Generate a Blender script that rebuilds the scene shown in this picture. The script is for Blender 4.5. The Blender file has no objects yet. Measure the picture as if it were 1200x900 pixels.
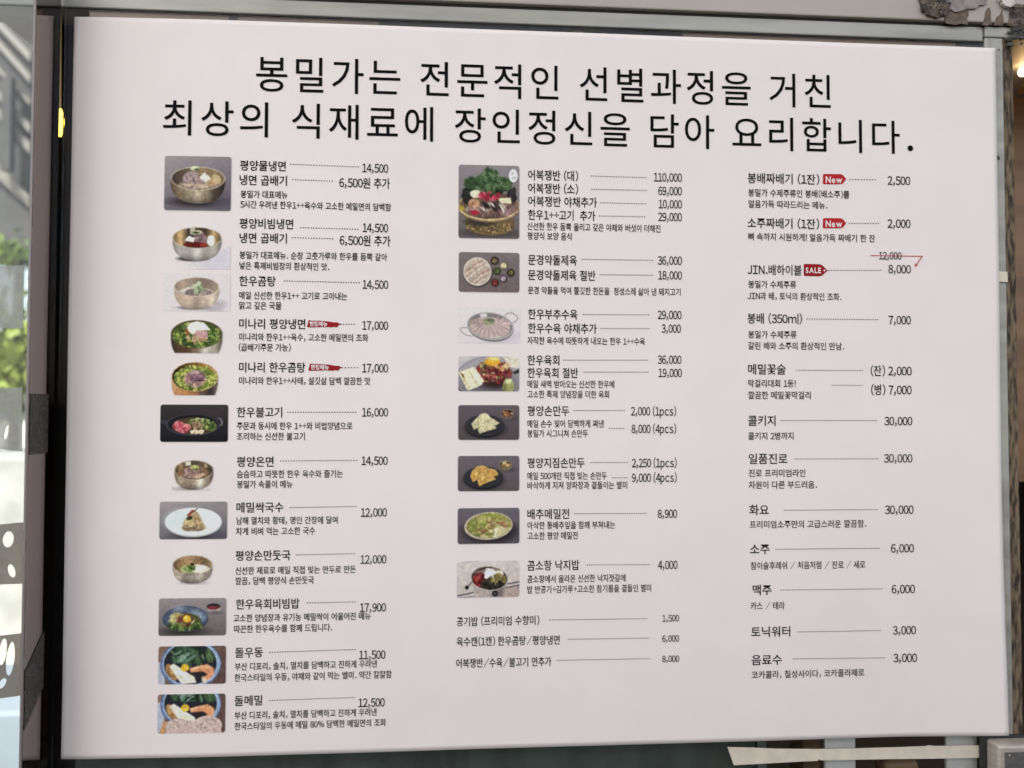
import bpy, bmesh, math, random
import numpy as np
from mathutils import Vector, Euler, Matrix
random.seed(5)
rs = np.random.RandomState(11)
scene = bpy.context.scene
C = scene.collection

# ------------------------------------------------------------------ camera
CAM_P = Vector((-0.104, -0.815, -0.021))
CAM_R = Euler((math.radians(91.53), math.radians(-0.13), math.radians(-4.10)), 'XYZ')
F = 900.0                                     # focal length in pixels of a 1200 px wide picture
cd = bpy.data.cameras.new('camera'); cam = bpy.data.objects.new('camera', cd); C.objects.link(cam)
cam.location = CAM_P; cam.rotation_euler = CAM_R
cd.sensor_fit = 'HORIZONTAL'; cd.sensor_width = 36.0; cd.lens = F / 1200 * 36.0
cd.clip_start = 0.01; cd.clip_end = 2000
cd.dof.use_dof = True; cd.dof.focus_distance = 0.825; cd.dof.aperture_fstop = 3.8
scene.camera = cam

# ------------------------------------------------------------------ sky and sun
SUN_EL, SUN_AZ = math.radians(52), math.radians(205)     # azimuth clockwise from +Y
w = bpy.data.worlds.new('World'); scene.world = w; w.use_nodes = True
nt = w.node_tree; bg = nt.nodes['Background']
sky = nt.nodes.new('ShaderNodeTexSky'); sky.sky_type = 'NISHITA'; sky.sun_disc = False
sky.sun_elevation = SUN_EL; sky.sun_rotation = SUN_AZ; sky.air_density = 1.0; sky.dust_density = 2.5; sky.ozone_density = 0.6
hs = nt.nodes.new('ShaderNodeHueSaturation'); hs.inputs['Saturation'].default_value = .58     # sky colour muted so its light is less blue
nt.links.new(sky.outputs[0], hs.inputs['Color']); nt.links.new(hs.outputs[0], bg.inputs[0]); bg.inputs[1].default_value = 0.12
sl = bpy.data.lights.new('sun', 'SUN'); sun = bpy.data.objects.new('sun', sl); C.objects.link(sun)
sl.energy = 3.0; sl.angle = math.radians(0.5); sl.color = (1, .95, .88)
sd = Vector((math.sin(SUN_AZ) * math.cos(SUN_EL), math.cos(SUN_AZ) * math.cos(SUN_EL), math.sin(SUN_EL)))
sun.rotation_euler = sd.to_track_quat('Z', 'Y').to_euler(); sun.location = sd * 20
scene.view_settings.view_transform = 'Standard'; scene.view_settings.look = 'None'
scene.view_settings.exposure = 1.42; scene.view_settings.gamma = 1.0

# ------------------------------------------------------------------ helpers
RM = CAM_R.to_matrix()
RMn = np.array(RM); CPn = np.array(CAM_P)
def at(px, py, Y=0.0):
    """point of the plane y=Y seen at a pixel of the 1200x900 photograph"""
    d = RM @ Vector(((px - 600) / F, -(py - 450) / F, -1.0))
    return CAM_P + d * ((Y - CAM_P.y) / d.y)
def uv(px, py):
    px = np.asarray(px, float); py = np.asarray(py, float)
    d = np.stack([(px - 600) / F, -(py - 450) / F, -np.ones_like(px)], -1) @ RMn.T
    t = -CPn[1] / d[..., 1]
    return CPn[0] + d[..., 0] * t, CPn[2] + d[..., 2] * t
def lin(c):
    c = np.asarray(c, float) / 255.0
    return np.where(c <= .04045, c / 12.92, ((c + .055) / 1.055) ** 2.4)
def sm(a, b, x):
    t = np.clip((x - a) / (b - a), 0, 1); return t * t * (3 - 2 * t)

PW, PH = 1.0, 0.764
PAPER = np.array((0.82, 0.742, 0.695)); SHOWN = lin((220, 209, 207))
def ink(c):                                   # a printed colour as it shows on the photographed sheet
    return np.clip(lin(c) / SHOWN * PAPER, 0.004, .8)

def mat(name, col, rough=.6, metal=0., noise=0., scale=20., bump=0., emit=None, estr=0., spec=.5, c2=None, stretch=None, detail=6):
    m = bpy.data.materials.new(name); m.use_nodes = True; n = m.node_tree; b = n.nodes['Principled BSDF']
    b.inputs['Base Color'].default_value = (*col, 1); b.inputs['Roughness'].default_value = rough
    b.inputs['Metallic'].default_value = metal; b.inputs['Specular IOR Level'].default_value = spec
    if noise or bump or c2:
        tc = n.nodes.new('ShaderNodeTexCoord'); mp = n.nodes.new('ShaderNodeMapping'); tx = n.nodes.new('ShaderNodeTexNoise')
        mp.inputs['Scale'].default_value = stretch or (1, 1, 1)
        tx.inputs['Scale'].default_value = scale; tx.inputs['Detail'].default_value = detail
        n.links.new(tc.outputs['Object'], mp.inputs[0]); n.links.new(mp.outputs[0], tx.inputs['Vector'])
        if noise or c2:
            r = n.nodes.new('ShaderNodeValToRGB'); n.links.new(tx.outputs['Fac'], r.inputs[0])
            lo = c2 if c2 else tuple(max(0, x * (1 - noise)) for x in col)
            hi = col if c2 else tuple(min(1, x * (1 + noise)) for x in col)
            r.color_ramp.elements[0].position = .38; r.color_ramp.elements[1].position = .62
            r.color_ramp.elements[0].color = (*lo, 1); r.color_ramp.elements[1].color = (*hi, 1)
            n.links.new(r.outputs[0], b.inputs['Base Color'])
        if bump:
            bp = n.nodes.new('ShaderNodeBump'); bp.inputs['Strength'].default_value = bump; bp.inputs['Distance'].default_value = .002
            n.links.new(tx.outputs['Fac'], bp.inputs['Height']); n.links.new(bp.outputs[0], b.inputs['Normal'])
    if emit:
        b.inputs['Emission Color'].default_value = (*emit, 1); b.inputs['Emission Strength'].default_value = estr
    return m
def glassmat(name, tint, gloss=.5, rough=0.0):
    m = bpy.data.materials.new(name); m.use_nodes = True; n = m.node_tree
    for x in list(n.nodes): n.nodes.remove(x)
    o = n.nodes.new('ShaderNodeOutputMaterial'); t = n.nodes.new('ShaderNodeBsdfTransparent'); g = n.nodes.new('ShaderNodeBsdfGlossy')
    t.inputs[0].default_value = (*tint, 1); g.inputs['Roughness'].default_value = rough
    f = n.nodes.new('ShaderNodeFresnel'); f.inputs[0].default_value = 1.3; mx = n.nodes.new('ShaderNodeMixShader')
    n.links.new(f.outputs[0], mx.inputs[0]); n.links.new(t.outputs[0], mx.inputs[1]); n.links.new(g.outputs[0], mx.inputs[2])
    n.links.new(mx.outputs[0], o.inputs[0]); return m
def filmmat(name, col, opac, rough=.35):
    m = bpy.data.materials.new(name); m.use_nodes = True; n = m.node_tree; b = n.nodes['Principled BSDF']
    b.inputs['Base Color'].default_value = (*col, 1); b.inputs['Roughness'].default_value = rough
    tc = n.nodes.new('ShaderNodeTexCoord'); tx = n.nodes.new('ShaderNodeTexNoise'); tx.inputs['Scale'].default_value = 160
    n.links.new(tc.outputs['Object'], tx.inputs['Vector'])
    r = n.nodes.new('ShaderNodeMapRange'); r.inputs[3].default_value = opac - .2; r.inputs[4].default_value = opac + .2
    n.links.new(tx.outputs['Fac'], r.inputs[0]); n.links.new(r.outputs[0], b.inputs['Alpha']); return m

def link(name, me, m=None, parent=None):
    o = bpy.data.objects.new(name, me); C.objects.link(o)
    if m: me.materials.append(m)
    if parent: o.parent = parent
    return o
def tag(o, label=None, cat=None, group=None, kind=None):
    if label: o['label'] = label
    if cat: o['category'] = cat
    if group: o['group'] = group
    if kind: o['kind'] = kind
    return o
def empty(name, loc, label, cat, group=None):
    o = bpy.data.objects.new(name, None); C.objects.link(o); o.location = loc; o.empty_display_size = .05
    tag(o, label, cat, group); bpy.context.view_layer.update(); return o
def put(name, bm, m, parent=None, smooth=False):
    """bmesh in world coordinates -> one mesh object (local to its parent)"""
    me = bpy.data.meshes.new(name)
    if parent:
        off = Vector(parent.location)
        p = parent.parent
        while p: off += p.location; p = p.parent
        bmesh.ops.translate(bm, verts=bm.verts, vec=-off)
    bmesh.ops.recalc_face_normals(bm, faces=bm.faces)
    if smooth:
        for f in bm.faces: f.smooth = True
    bm.to_mesh(me); bm.free(); return link(name, me, m, parent)
def box(bm, x0, x1, y0, y1, z0, z1, bev=0., seg=2):
    r = bmesh.ops.create_cube(bm, size=1)
    for v in r['verts']:
        v.co = Vector((x0 + (v.co.x + .5) * (x1 - x0), y0 + (v.co.y + .5) * (y1 - y0), z0 + (v.co.z + .5) * (z1 - z0)))
    if bev:
        es = list({e for v in r['verts'] for e in v.link_edges})
        bmesh.ops.bevel(bm, geom=es, offset=bev, segments=seg, affect='EDGES', profile=.5)
    return bm
def newbox(*a, **k): return box(bmesh.new(), *a, **k)
def tube(bm, pts, rad, seg=8):
    pts = [Vector(p) for p in pts]; rings = []
    for i, p in enumerate(pts):
        t = (pts[min(i + 1, len(pts) - 1)] - pts[max(i - 1, 0)]).normalized()
        a = t.cross(Vector((0.3, 1, .2))).normalized(); b = t.cross(a)
        r = rad[i] if isinstance(rad, (list, tuple)) else rad
        rings.append([bm.verts.new(p + (a * math.cos(k * 2 * math.pi / seg) + b * math.sin(k * 2 * math.pi / seg)) * r) for k in range(seg)])
    for A, B in zip(rings, rings[1:]):
        for k in range(seg): bm.faces.new((A[k], A[(k + 1) % seg], B[(k + 1) % seg], B[k]))
    bm.faces.new(rings[0]); bm.faces.new(rings[-1]); return bm
def slab(outline, thick, holes=()):
    """thin sheet from an outline of 3-D points (and holes), thickened towards +y"""
    bm = bmesh.new(); es = []
    for loop in (outline, *holes):
        vs = [bm.verts.new(p) for p in loop]
        es += [bm.edges.new((vs[i], vs[(i + 1) % len(vs)])) for i in range(len(vs))]
    bmesh.ops.triangle_fill(bm, use_beauty=True, edges=es)
    r = bmesh.ops.extrude_face_region(bm, geom=list(bm.faces))
    bmesh.ops.translate(bm, verts=[v for v in r['geom'] if isinstance(v, bmesh.types.BMVert)], vec=(0, thick, 0))
    return bm

# ------------------------------------------------------------------ materials of the place
M_alu = mat('weathered_aluminium', (.335, .325, .282), .5, .2, noise=.16, scale=16, stretch=(.35, 1, 2.5), bump=.12)
M_seal = mat('dark_rubber', (.018, .018, .017), .7)
M_rust = mat('dirty_residue', (.19, .135, .08), .85, 0, scale=130, c2=(.028, .02, .013), stretch=(2.0, 1, .45), bump=.9)
M_lintel = mat('painted_lintel', (.42, .375, .335), .55, 0, noise=.06, scale=3, bump=.03, spec=.3)
M_glass = glassmat('window_glass', (.95, .955, .945))
M_jamb = mat('dark_polished_jamb', (.30, .255, .24), .05, 1.0)
M_wood = mat('interior_wood', (.33, .20, .095), .5, 0, scale=8, c2=(.19, .11, .05), stretch=(.4, 1, 6))
M_dark = mat('interior_dark', (.02, .02, .02), .7)
M_board = mat('green_grey_board', (.085, .102, .093), .35, 0, noise=.18, scale=12, stretch=(3, 1, .2))
M_white = mat('white_paint', (.78, .77, .74), .5, 0, noise=.04, scale=6)
M_mask = mat('masking_tape', (.66, .59, .465), .6, 0, noise=.06, scale=70, bump=.25)
M_steel = mat('brushed_steel', (.47, .42, .345), .38, .25, noise=.10, scale=60, stretch=(1, 1, 6))

# ------------------------------------------------------------------ the setting
gb = bmesh.new(); bmesh.ops.create_grid(gb, x_segments=1, y_segments=1, size=900)
bmesh.ops.translate(gb, verts=gb.verts, vec=(0, 0, -1.5))
g = put('ground', gb, mat('pavement', (.065, .062, .06), .85, 0, noise=.25, scale=1.2, bump=.2)); tag(g, 'dark asphalt ground in front of the shop', 'ground', kind='structure')

# added unseen wall behind the camera: keeps low sky off the sheet's foot
o = put('sky_blocker_wall', newbox(-1.3, 9, -2.2, -1.9, -1.5, -.02, .01), mat('sky_blocker_brown', (.19, .12, .08), .85, 0, noise=.3, scale=9)); tag(o, 'low dark brown wall added out of view to block low sky', 'wall', kind='structure')
# room behind the window: one shell
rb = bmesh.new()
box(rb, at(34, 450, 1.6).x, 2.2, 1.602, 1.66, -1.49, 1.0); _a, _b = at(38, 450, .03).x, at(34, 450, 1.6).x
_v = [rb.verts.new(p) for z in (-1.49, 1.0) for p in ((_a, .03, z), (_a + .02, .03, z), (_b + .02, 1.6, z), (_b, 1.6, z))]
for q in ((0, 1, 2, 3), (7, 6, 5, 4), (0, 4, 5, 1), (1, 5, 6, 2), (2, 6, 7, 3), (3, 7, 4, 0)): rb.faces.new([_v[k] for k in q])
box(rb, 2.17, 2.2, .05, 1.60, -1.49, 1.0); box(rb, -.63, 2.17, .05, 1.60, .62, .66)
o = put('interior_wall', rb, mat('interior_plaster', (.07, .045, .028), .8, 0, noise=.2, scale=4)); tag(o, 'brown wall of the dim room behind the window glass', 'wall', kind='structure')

# lintel above the frame, plus an unseen canopy added to shade the window
zr1 = at(600, 10, .004).z; zr0 = at(600, 27.5, .004).z
lt = newbox(-.62, 3.0, .000, .30, zr1 + .0035, 6.999, .0015); box(lt, -3.4, 4.5, -7.9, -.0, 7.0, 7.15, .004)
o = put('lintel', lt, M_lintel); tag(o, 'taupe painted lintel panel along the top of the window frame, plus an unseen canopy added for shade', 'lintel')

# torn tape left on the lintel
def torn(name, pts, m, label, y=-.0025, th=.002, holes=()):
    jit = []
    for i, p in enumerate(pts):
        q = pts[(i + 1) % len(pts)]
        jit.append(p)
        for k in (1, 2, 3):
            t = k / 4; jit.append((p[0] + (q[0] - p[0]) * t + random.uniform(-1.3, 1.3), p[1] + (q[1] - p[1]) * t + random.uniform(-1.3, 1.3)))
    bm = slab([at(a, b, y) for a, b in jit], th, [[at(a, b, y) for a, b in h] for h in holes])
    o = put(name, bm, m); tag(o, label, 'torn tape', 'torn tape left on the lintel'); return o
M_torn1 = mat('old_tape_dark', (.15, .115, .085), .75, 0, scale=110, c2=(.055, .042, .033), bump=1.0, detail=10)
M_torn2 = mat('old_tape_tan', (.125, .088, .06), .75, 0, noise=.25, scale=180, bump=.5)
M_torn3 = mat('old_tape_grey', (.24, .21, .19), .6, 0, noise=.2, scale=120, bump=.4)
torn('torn_tape', [(1078, -4), (1081, 10), (1087, 17), (1097, 20), (1108, 18), (1114, 12), (1109, 2), (1104, -4)], M_torn1, 'crumpled dark brown wad of torn tape, leftmost on the taupe lintel', -.004, .0038)
torn('torn_tape', [(1107, 17), (1113, 13.5), (1135, 12.5), (1134, 29), (1108, 27)], M_torn2, 'square brown glue patch of torn tape beside the crumpled wad', -.0009, .001)
torn('torn_tape', [(1104, -4), (1112, 9), (1122, 14), (1140, 10), (1156, 4), (1158, -4)], M_torn3, 'grey peeling flap of torn tape hanging above the brown glue patch', -.0026, .0014)
torn('torn_tape', [(1150.6, 29.3), (1158.2, 9), (1159.4, 9), (1162.6, 29.3)], M_torn2, 'brown left triangle of torn tape above the frame corner', -.0014, .0012)
torn('torn_tape', [(1164.8, 29.3), (1175, 10.5), (1175.6, 29.3)], M_torn2, 'brown right triangle of torn tape above the frame corner', -.0015, .0013)
torn('torn_tape', [(1172, -4), (1178, 6), (1186, 8), (1190, 3), (1184, -4)], mat('white_tape', (.52, .48, .43), .6, 0, noise=.2, scale=90, bump=.4), 'bright white curled scrap of torn tape at the top edge', -.006, .004)
torn('torn_tape', [(1181, 30), (1184, 12), (1192, 4), (1206, 6), (1206, 31)], M_torn1, 'wide ragged brown sheet of torn tape beside the white scrap', -.0016, .0014)
M_crumb = mat('tape_fibre', (.21, .165, .125), .7, 0, scale=90, c2=(.04, .03, .024), bump=.5)
cb = bmesh.new()
for k in range(90):
    px, py = (random.uniform(1081, 1113), random.uniform(-3, 17)) if k < 60 else (random.uniform(1182, 1202), random.uniform(8, 28))
    a = at(px, py, -.0044 if k < 60 else -.0022); t = random.uniform(0, 6.28); L = random.uniform(.0012, .0038); W = L * random.uniform(.2, .6)
    vs = [cb.verts.new(a + Vector((math.cos(t) * p - math.sin(t) * q, random.uniform(-.0022, .0004), math.sin(t) * p + math.cos(t) * q))) for p, q in ((-L, 0), (0, -W), (L, 0), (random.uniform(-.3, .3) * L, W))]
    cb.faces.new(vs)
o = put('tape_shreds', cb, M_crumb); tag(o, 'loose ragged shreds sticking out of the crumpled brown tape', 'tape shreds', kind='stuff')

# ------------------------------------------------------------------ window frame
fr = empty('window_frame', (0, .01, zr0), 'weathered grey aluminium window frame around the menu sheet', 'window frame')
xs0 = at(1157, 300, .004).x; xs1 = at(1178.5, 300, .004).x; xs1b = at(1190, 300, .004).x
put('top_rail', newbox(-.60, xs0 - .0012, .004, .045, zr0, zr1, .0012), M_alu, fr)
put('rubber_seal', newbox(-.60, xs1b, .006, .03, zr1 + .0004, zr1 + .0032), M_seal, fr)
put('rubber_seal', newbox(-.60, xs0, .0046, .0053, zr0 - .0012, zr0 - .0002), M_seal, fr)
put('side_stile', newbox(xs0, xs1, .003, .045, -.62, zr1 - .0125, .0012), M_alu, fr)
put('stile_ridge', newbox(xs0 + .0062, xs0 + .0075, .0018, .006, -.62, zr1 - .0128, .0004), M_alu, fr)
put('corner_joint', newbox(xs0, xs1b, .0022, .045, zr1 - .012, zr1, .0012), M_alu, fr)
put('scuff_mark', slab([at(a, b, .0027) for a, b in [(1168.4, 183), (1170.6, 182.4), (1172, 186), (1170.4, 188), (1168.8, 186.6)]], .0006), M_seal, fr)
put('scuff_mark', slab([at(a, b, .0027) for a, b in [(1175, 842), (1177.4, 841), (1178, 846.5), (1175.6, 846)]], .0006), M_seal, fr)
bm = bmesh.new(); bmesh.ops.create_uvsphere(bm, u_segments=12, v_segments=6, radius=.0010, matrix=Matrix.Translation(at(1170.5, 58.5, .003))); put('screw', bm, M_seal, fr, True)
# dirty strip beside the stile
bm = bmesh.new(); n = 90; cols = []
for i in range(n + 1):
    z = -.62 + (zr1 - .0125 + .62) * i / n
    cols.append([bm.verts.new((x + random.uniform(-.0003, .0003), .004 + random.uniform(-.0009, .0009) * (0 < j < 6), z)) for j, x in enumerate(np.linspace(xs1 + .0004, xs1b, 7))])
for A, B in zip(cols, cols[1:]):
    for j in range(6): bm.faces.new((A[j], A[j + 1], B[j + 1], B[j]))
r = bmesh.ops.extrude_face_region(bm, geom=list(bm.faces)); bmesh.ops.translate(bm, verts=[v for v in r['geom'] if isinstance(v, bmesh.types.BMVert)], vec=(0, .03, 0))
put('weather_strip', bm, M_rust, fr)
put('rubber_seal', newbox(xs1b + .0004, xs1b + .003, .008, .04, -.62, zr1 - .012), M_seal, fr)
xl = at(66.5, 300, .0).x
put('glass_pane', newbox(xl + .001, xs0 + .004, .0054, .0074, -.62, zr0 + .004), M_glass, fr)
# black residue at the corner
bm = bmesh.new()
for k in range(26):
    p = at(1188 + random.gauss(0, 6), 41 + random.gauss(0, 5), .0)
    r = bmesh.ops.create_icosphere(bm, subdivisions=1, radius=random.uniform(.0012, .0034), matrix=Matrix.Translation(p) @ Matrix.Diagonal((1.5, .6, 1, 1)))
    for v in r['verts']: v.co += Vector((random.uniform(-1, 1), random.uniform(-.5, .5), random.uniform(-1, 1))) * .0007
o = put('sealant_lump', bm, mat('old_sealant', (.045, .04, .033), .6, 0, noise=.5, scale=200, bump=.7)); tag(o, 'black crumbling lump of old sealant on the upper frame corner', 'sealant')
# cream tape on the stile
o = put('tape_scrap', slab([at(a, b, .0008) for a, b in [(1169, 318), (1180.5, 318.5), (1181, 330.5), (1169.5, 330)]], .0007), M_mask)
tag(o, 'small square of cream tape on the right side of the frame', 'tape')

# left jamb: polished dark panel standing out from the glass, mirrors the menu's edge
jb = newbox(xl - .0022, xl, -.046, .0, -.62, .62, .0004)
o = put('door_jamb', jb, M_jamb); tag(o, 'dark polished jamb that mirrors the left edge of the menu', 'jamb')
o = put('jamb_edge_trim', newbox(xl - .0024, xl + .0002, -.0475, -.0462, -.62, .62, .0004), mat('pale_trim', (.20, .18, .165), .5, .3)); tag(o, 'thin pale metal trim running down the front edge of the jamb', 'trim')

# clear side pane left of the jamb, with tape on it
o = put('side_pane', newbox(xl - .70, xl - .0023, -.044, -.040, -.62, .62), glassmat('side_glass', (.93, .96, .95)))
tag(o, 'clear glass side pane at the far left showing the bright street', 'glass pane')
def oval(cx, cy, rx, ry, rot, Y, n=22):
    return [at(cx + rx * math.cos(t) * math.cos(rot) - ry * math.sin(t) * math.sin(rot), cy + rx * math.cos(t) * math.sin(rot) + ry * math.sin(t) * math.cos(rot), Y)
            for t in [2 * math.pi * k / n for k in range(n)]]
M_film = filmmat('aged_clear_tape', (.20, .17, .135), .75); M_film2 = filmmat('frosted_tape', (.34, .345, .30), .62)
def film(pts, holes, m, label):
    Y = -.0446
    o = put('tape_strip', slab([at(a, b, Y) for a, b in pts], .0004, [oval(*h, Y) for h in holes]), m); tag(o, label, 'tape strip', 'old tape on the side pane')
film([(-25, 617), (27, 612), (27, 684), (-25, 686)], [(9.5, 632, 6.5, 9.5, .2), (13.5, 669, 4.2, 8, -.3), (-8, 655, 6, 9, .1)], M_film, 'brown tape strip with two small oval bubbles above the cream gap')
film([(-25, 748), (25, 742), (25.5, 815), (-25, 822)], [(3, 764, 4.6, 16, .15), (12, 772, 4.8, 20, .12), (2.5, 801, 3.6, 7, .6)], M_film, 'brown tape strip with long upright oval bubbles, lowest on the side pane')
film([(-25, 312), (27, 311), (27, 385), (-25, 384)], [], M_film2, 'pale frosted tape strip, highest on the side pane')
film([(-25, 456), (26, 454), (26, 529), (-25, 524)], [(8, 506, 2.4, 9, .25)], M_film2, 'frosted tape strip with one white streak below the shrub')
# the same tape carried round on to the jamb
def jpt(y, z): return Vector((xl + .0004, y, z))
M_jt = filmmat('tape_on_jamb', (.055, .045, .04), .72)
for (za, zb, s, lab) in ((at(45, 462, 0).z, at(45, 530, 0).z, .0, 'short dark tape patch at mid height on the polished jamb'),
                         (at(45, 735, 0).z, at(45, 800, 0).z, .030, 'slanting dark tape patch low on the polished jamb')):
    bm = bmesh.new(); vs = [bm.verts.new(p) for p in (jpt(-.045, za - s), jpt(-.012, za), jpt(-.012, zb), jpt(-.045, zb - s))]
    f = bm.faces.new(vs); r = bmesh.ops.extrude_face_region(bm, geom=[f]); bmesh.ops.translate(bm, verts=[v for v in r['geom'] if isinstance(v, bmesh.types.BMVert)], vec=(.0004, 0, 0))
    o = put('tape_patch', bm, M_jt); tag(o, lab, 'tape patch', 'tape patches on the jamb')

# ------------------------------------------------------------------ things inside, seen through the glass
o = put('dark_gap_backing', newbox(at(46, 450, .06).x, at(100, 450, .06).x, .06, .09, -1.49, .61, .002), M_dark); tag(o, 'black strip added inside the glass to darken the gap left of the menu', 'post')  # black strip added so the gap beside the sheet reads dark
lp = at(71.2, 146, .014)
lm = empty('hanging_lamp', lp, 'tiny glowing yellow lamp on a thin cord at the left of the menu', 'lamp')
bm = bmesh.new(); tube(bm, [at(71.2, 4, .014), at(71.0, 70, .014), at(70.9, 128, .014)], .0012); put('cord', bm, mat('amber_cord', (.42, .27, .08), .4), lm)
bm = bmesh.new(); tube(bm, [at(70.9, 127, .014), at(70.9, 134, .014), at(71.0, 143, .014), at(70.7, 152, .014), at(70.3, 160, .014)], [.0010, .0030, .0037, .0030, .0014], 12)
put('bulb', bm, mat('lit_bulb', (1, .8, .2), .4, emit=(1, .72, .08), estr=1.6), lm, True)
# wooden beams behind the top gap
for (a, b, ya, yb, m, lab) in ((104, 268, -6, 60, M_wood, 'brown wooden beam behind the glass over the left of the menu'),
                           (278, 444, -6, 60, M_wood, 'brown wooden beam behind the glass between two dark gaps'),
                           (800, 1120, 0, 80, M_wood, 'long brown wooden beam behind the glass over the right of the menu')):
    o = put('ceiling_beam', newbox(at(a, 30, .0084).x, at(b, 30, .0084).x, .0084, .05, at((a + b) / 2, yb, .0084).z, .61, .001), m); tag(o, lab, 'beam', 'wooden beams behind the glass')
o = put('brass_hook', tube(bmesh.new(), [at(664, 26, .018), at(672, 36, .018), at(684, 42, .018), at(696, 46, .018)], .0035), mat('brass', (.75, .5, .2), .35, .8)); tag(o, 'small curved brass hook behind the glass above the middle of the menu', 'hook')
# board closing the lower part
o = put('lower_board', newbox(-.50, at(885, 880, .03).x, .028, .040, -.75, at(500, 855, .03).z, .001), M_board); tag(o, 'dark green grey board behind the glass under the menu', 'board')
o = put('board_edge_strip', newbox(at(886, 880, .03).x, at(897, 880, .03).x, .026, .040, -.75, -.33, .001), mat('grey_strip', (.16, .18, .18), .4)); tag(o, 'grey upright strip at the right end of the green board', 'strip')
o = put('wooden_post', newbox(at(941, 880, .12).x, at(961, 880, .12).x, .12, .16, -1.49, -.2, .002), M_wood); tag(o, 'narrow brown wooden post inside, left of the two white posts', 'post')
for (a, b, lab) in ((967, 1003, 'left white post inside, beside the brown wooden post'), (1109, 1146, 'right white post inside, close to the metal lock')):
    o = put('white_post', newbox(at(a, 880, .014).x, at(b, 880, .014).x, .014, .019, -1.49, -.2, .0015), M_white); tag(o, lab, 'post', 'white posts inside the window')
for k, (a, b, lab) in enumerate(((972, 1000, 'low brown chair back inside, under the left end of the tape'), (1035, 1080, 'low brown chair back inside, between the two white posts'))):
    zt = at(a, 893, .3).z
    bm = newbox(at(a, 890, .3).x, at(b, 890, .3).x, .3, .33, zt - .10, zt, .012, seg=4); box(bm, at(a + 3, 890, .3).x, at(a + 8, 890, .3).x, .305, .325, -1.49, zt - .09)
    o = put('chair_back', bm, M_wood); tag(o, lab, 'chair back', 'chair backs inside the window')
# warm lamp at right
lr = at(1199, 84, .10)
wl = empty('wall_lamp', lr, 'glowing warm wall lamp inside, right of the window frame', 'lamp')
bm = bmesh.new(); bmesh.ops.create_uvsphere(bm, u_segments=20, v_segments=12, radius=.006, matrix=Matrix.Translation(lr)); put('bulb', bm, mat('warm_bulb', (1, .8, .5), .4, emit=(1, .78, .42), estr=4), wl, True)
bm = bmesh.new(); tube(bm, [lr + Vector((.012, .0, -.012)), lr + Vector((.02, .03, -.012))], .004); put('lamp_arm', bm, mat('lamp_brass', (.5, .33, .12), .35, .8), wl)
ll = bpy.data.lights.new('lamp_glow', 'POINT'); ll.energy = .045; ll.color = (1, .62, .28); ll.shadow_soft_size = .03
lo = bpy.data.objects.new('lamp_glow', ll); C.objects.link(lo); lo.location = (.0, -.03, 0); lo.parent = wl
o = put('wood_panel', newbox(xs1b + .012, 2.0, .20, .23, at(1197, 565, .2).z, .61, .002), mat('warm_wood', (.26, .14, .065), .45, 0, scale=6, c2=(.17, .09, .04), stretch=(.5, 1, 5))); tag(o, 'warm brown wooden panel inside, right of the window frame', 'panel')

# lock at the lower right
lk = at(1176, 882, -.03)
lock = empty('door_lock', lk, 'square brushed metal lock with black gasket at the lower right corner', 'lock')
x0 = at(1156, 885, .0).x; z1 = at(1176, 864.5, .0).z
put('lock_body', newbox(x0, x0 + .10, -.020, .002, z1 - .12, z1, .0035, seg=4), M_steel, lock)
put('face_plate', newbox(x0 + .0058, x0 + .094, -.0204, -.0190, z1 - .114, z1 - .0065, .0006), mat('lock_face', (.13, .125, .115), .5, .2, noise=.12, scale=150), lock)
put('gasket', newbox(at(1148.5, 885, .0).x, x0 + .11, -.0015, .0028, z1 - .13, at(1176, 861.8, -.0015).z, .002), M_seal, lock)
bm = bmesh.new(); bmesh.ops.create_uvsphere(bm, u_segments=12, v_segments=8, radius=.001, matrix=Matrix.Translation(at(1183, 885, -.0205))); put('rivet', bm, M_steel, lock, True)

# masking tape under the menu
tp = [(852.5, 875.5), (880, 876.2), (910, 877.6), (960, 878), (1005, 877.2), (1052, 875.8), (1085, 874.6), (1089, 873.4), (1095, 874.4), (1147, 873.6), (1148, 888),
      (1090, 889.2), (1040, 889.6), (1000, 890.4), (962, 891.2), (960.5, 889.6), (958, 891.6), (930, 893), (900, 894.6), (860, 896.8)]
o = put('masking_tape', slab([at(a, b, .0042) for a, b in tp], .0008), M_mask); tag(o, 'long cream strip of masking tape on the glass below the menu', 'masking tape')

# ------------------------------------------------------------------ street at the far left
def ray(px, py, Y): return at(px, py, Y)
pv = newbox(-40, -1.25, .9, 60, -1.51, -1.38); tag(put('pavement', pv, mat('pale_paving', (.50, .47, .42), .8, 0, noise=.12, scale=3)), 'pale sunlit paving beside the shop', 'pavement', kind='structure')
a = ray(-60, 450, 7); b = ray(60, 450, 7)
M_grey = mat('grey_facade', (.055, .052, .05), .8, 0, noise=.3, scale=2)
bd = empty('street_building', (a.x, 7, -1.5), 'grey building across the street with pale slanting beams', 'building')
put('wall', newbox(a.x - 3, b.x + .6, 7, 8, ray(15, 290, 7).z, 6.5), M_grey, bd)
M_beam = mat("pale_beam", (.20, .18, .155), .6)
for (y0, y1, th) in ((28, 62, 10), (48, 88, 9), (85, 118, 5), (112, 146, 10), (130, 168, 12), (198, 232, 11), (218, 236, 6)):
    bm = bmesh.new(); p0 = [ray(-55, y0 - 62, 6.9), ray(35, y1, 6.9), ray(35, y1 + th, 6.9), ray(-55, y0 - 62 + th, 6.9)]
    vs = [bm.verts.new(p) for p in p0]; f = bm.faces.new(vs); r = bmesh.ops.extrude_face_region(bm, geom=[f]); bmesh.ops.translate(bm, verts=[v for v in r['geom'] if isinstance(v, bmesh.types.BMVert)], vec=(0, .08, 0))
    put('beam', bm, M_beam, bd)
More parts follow.
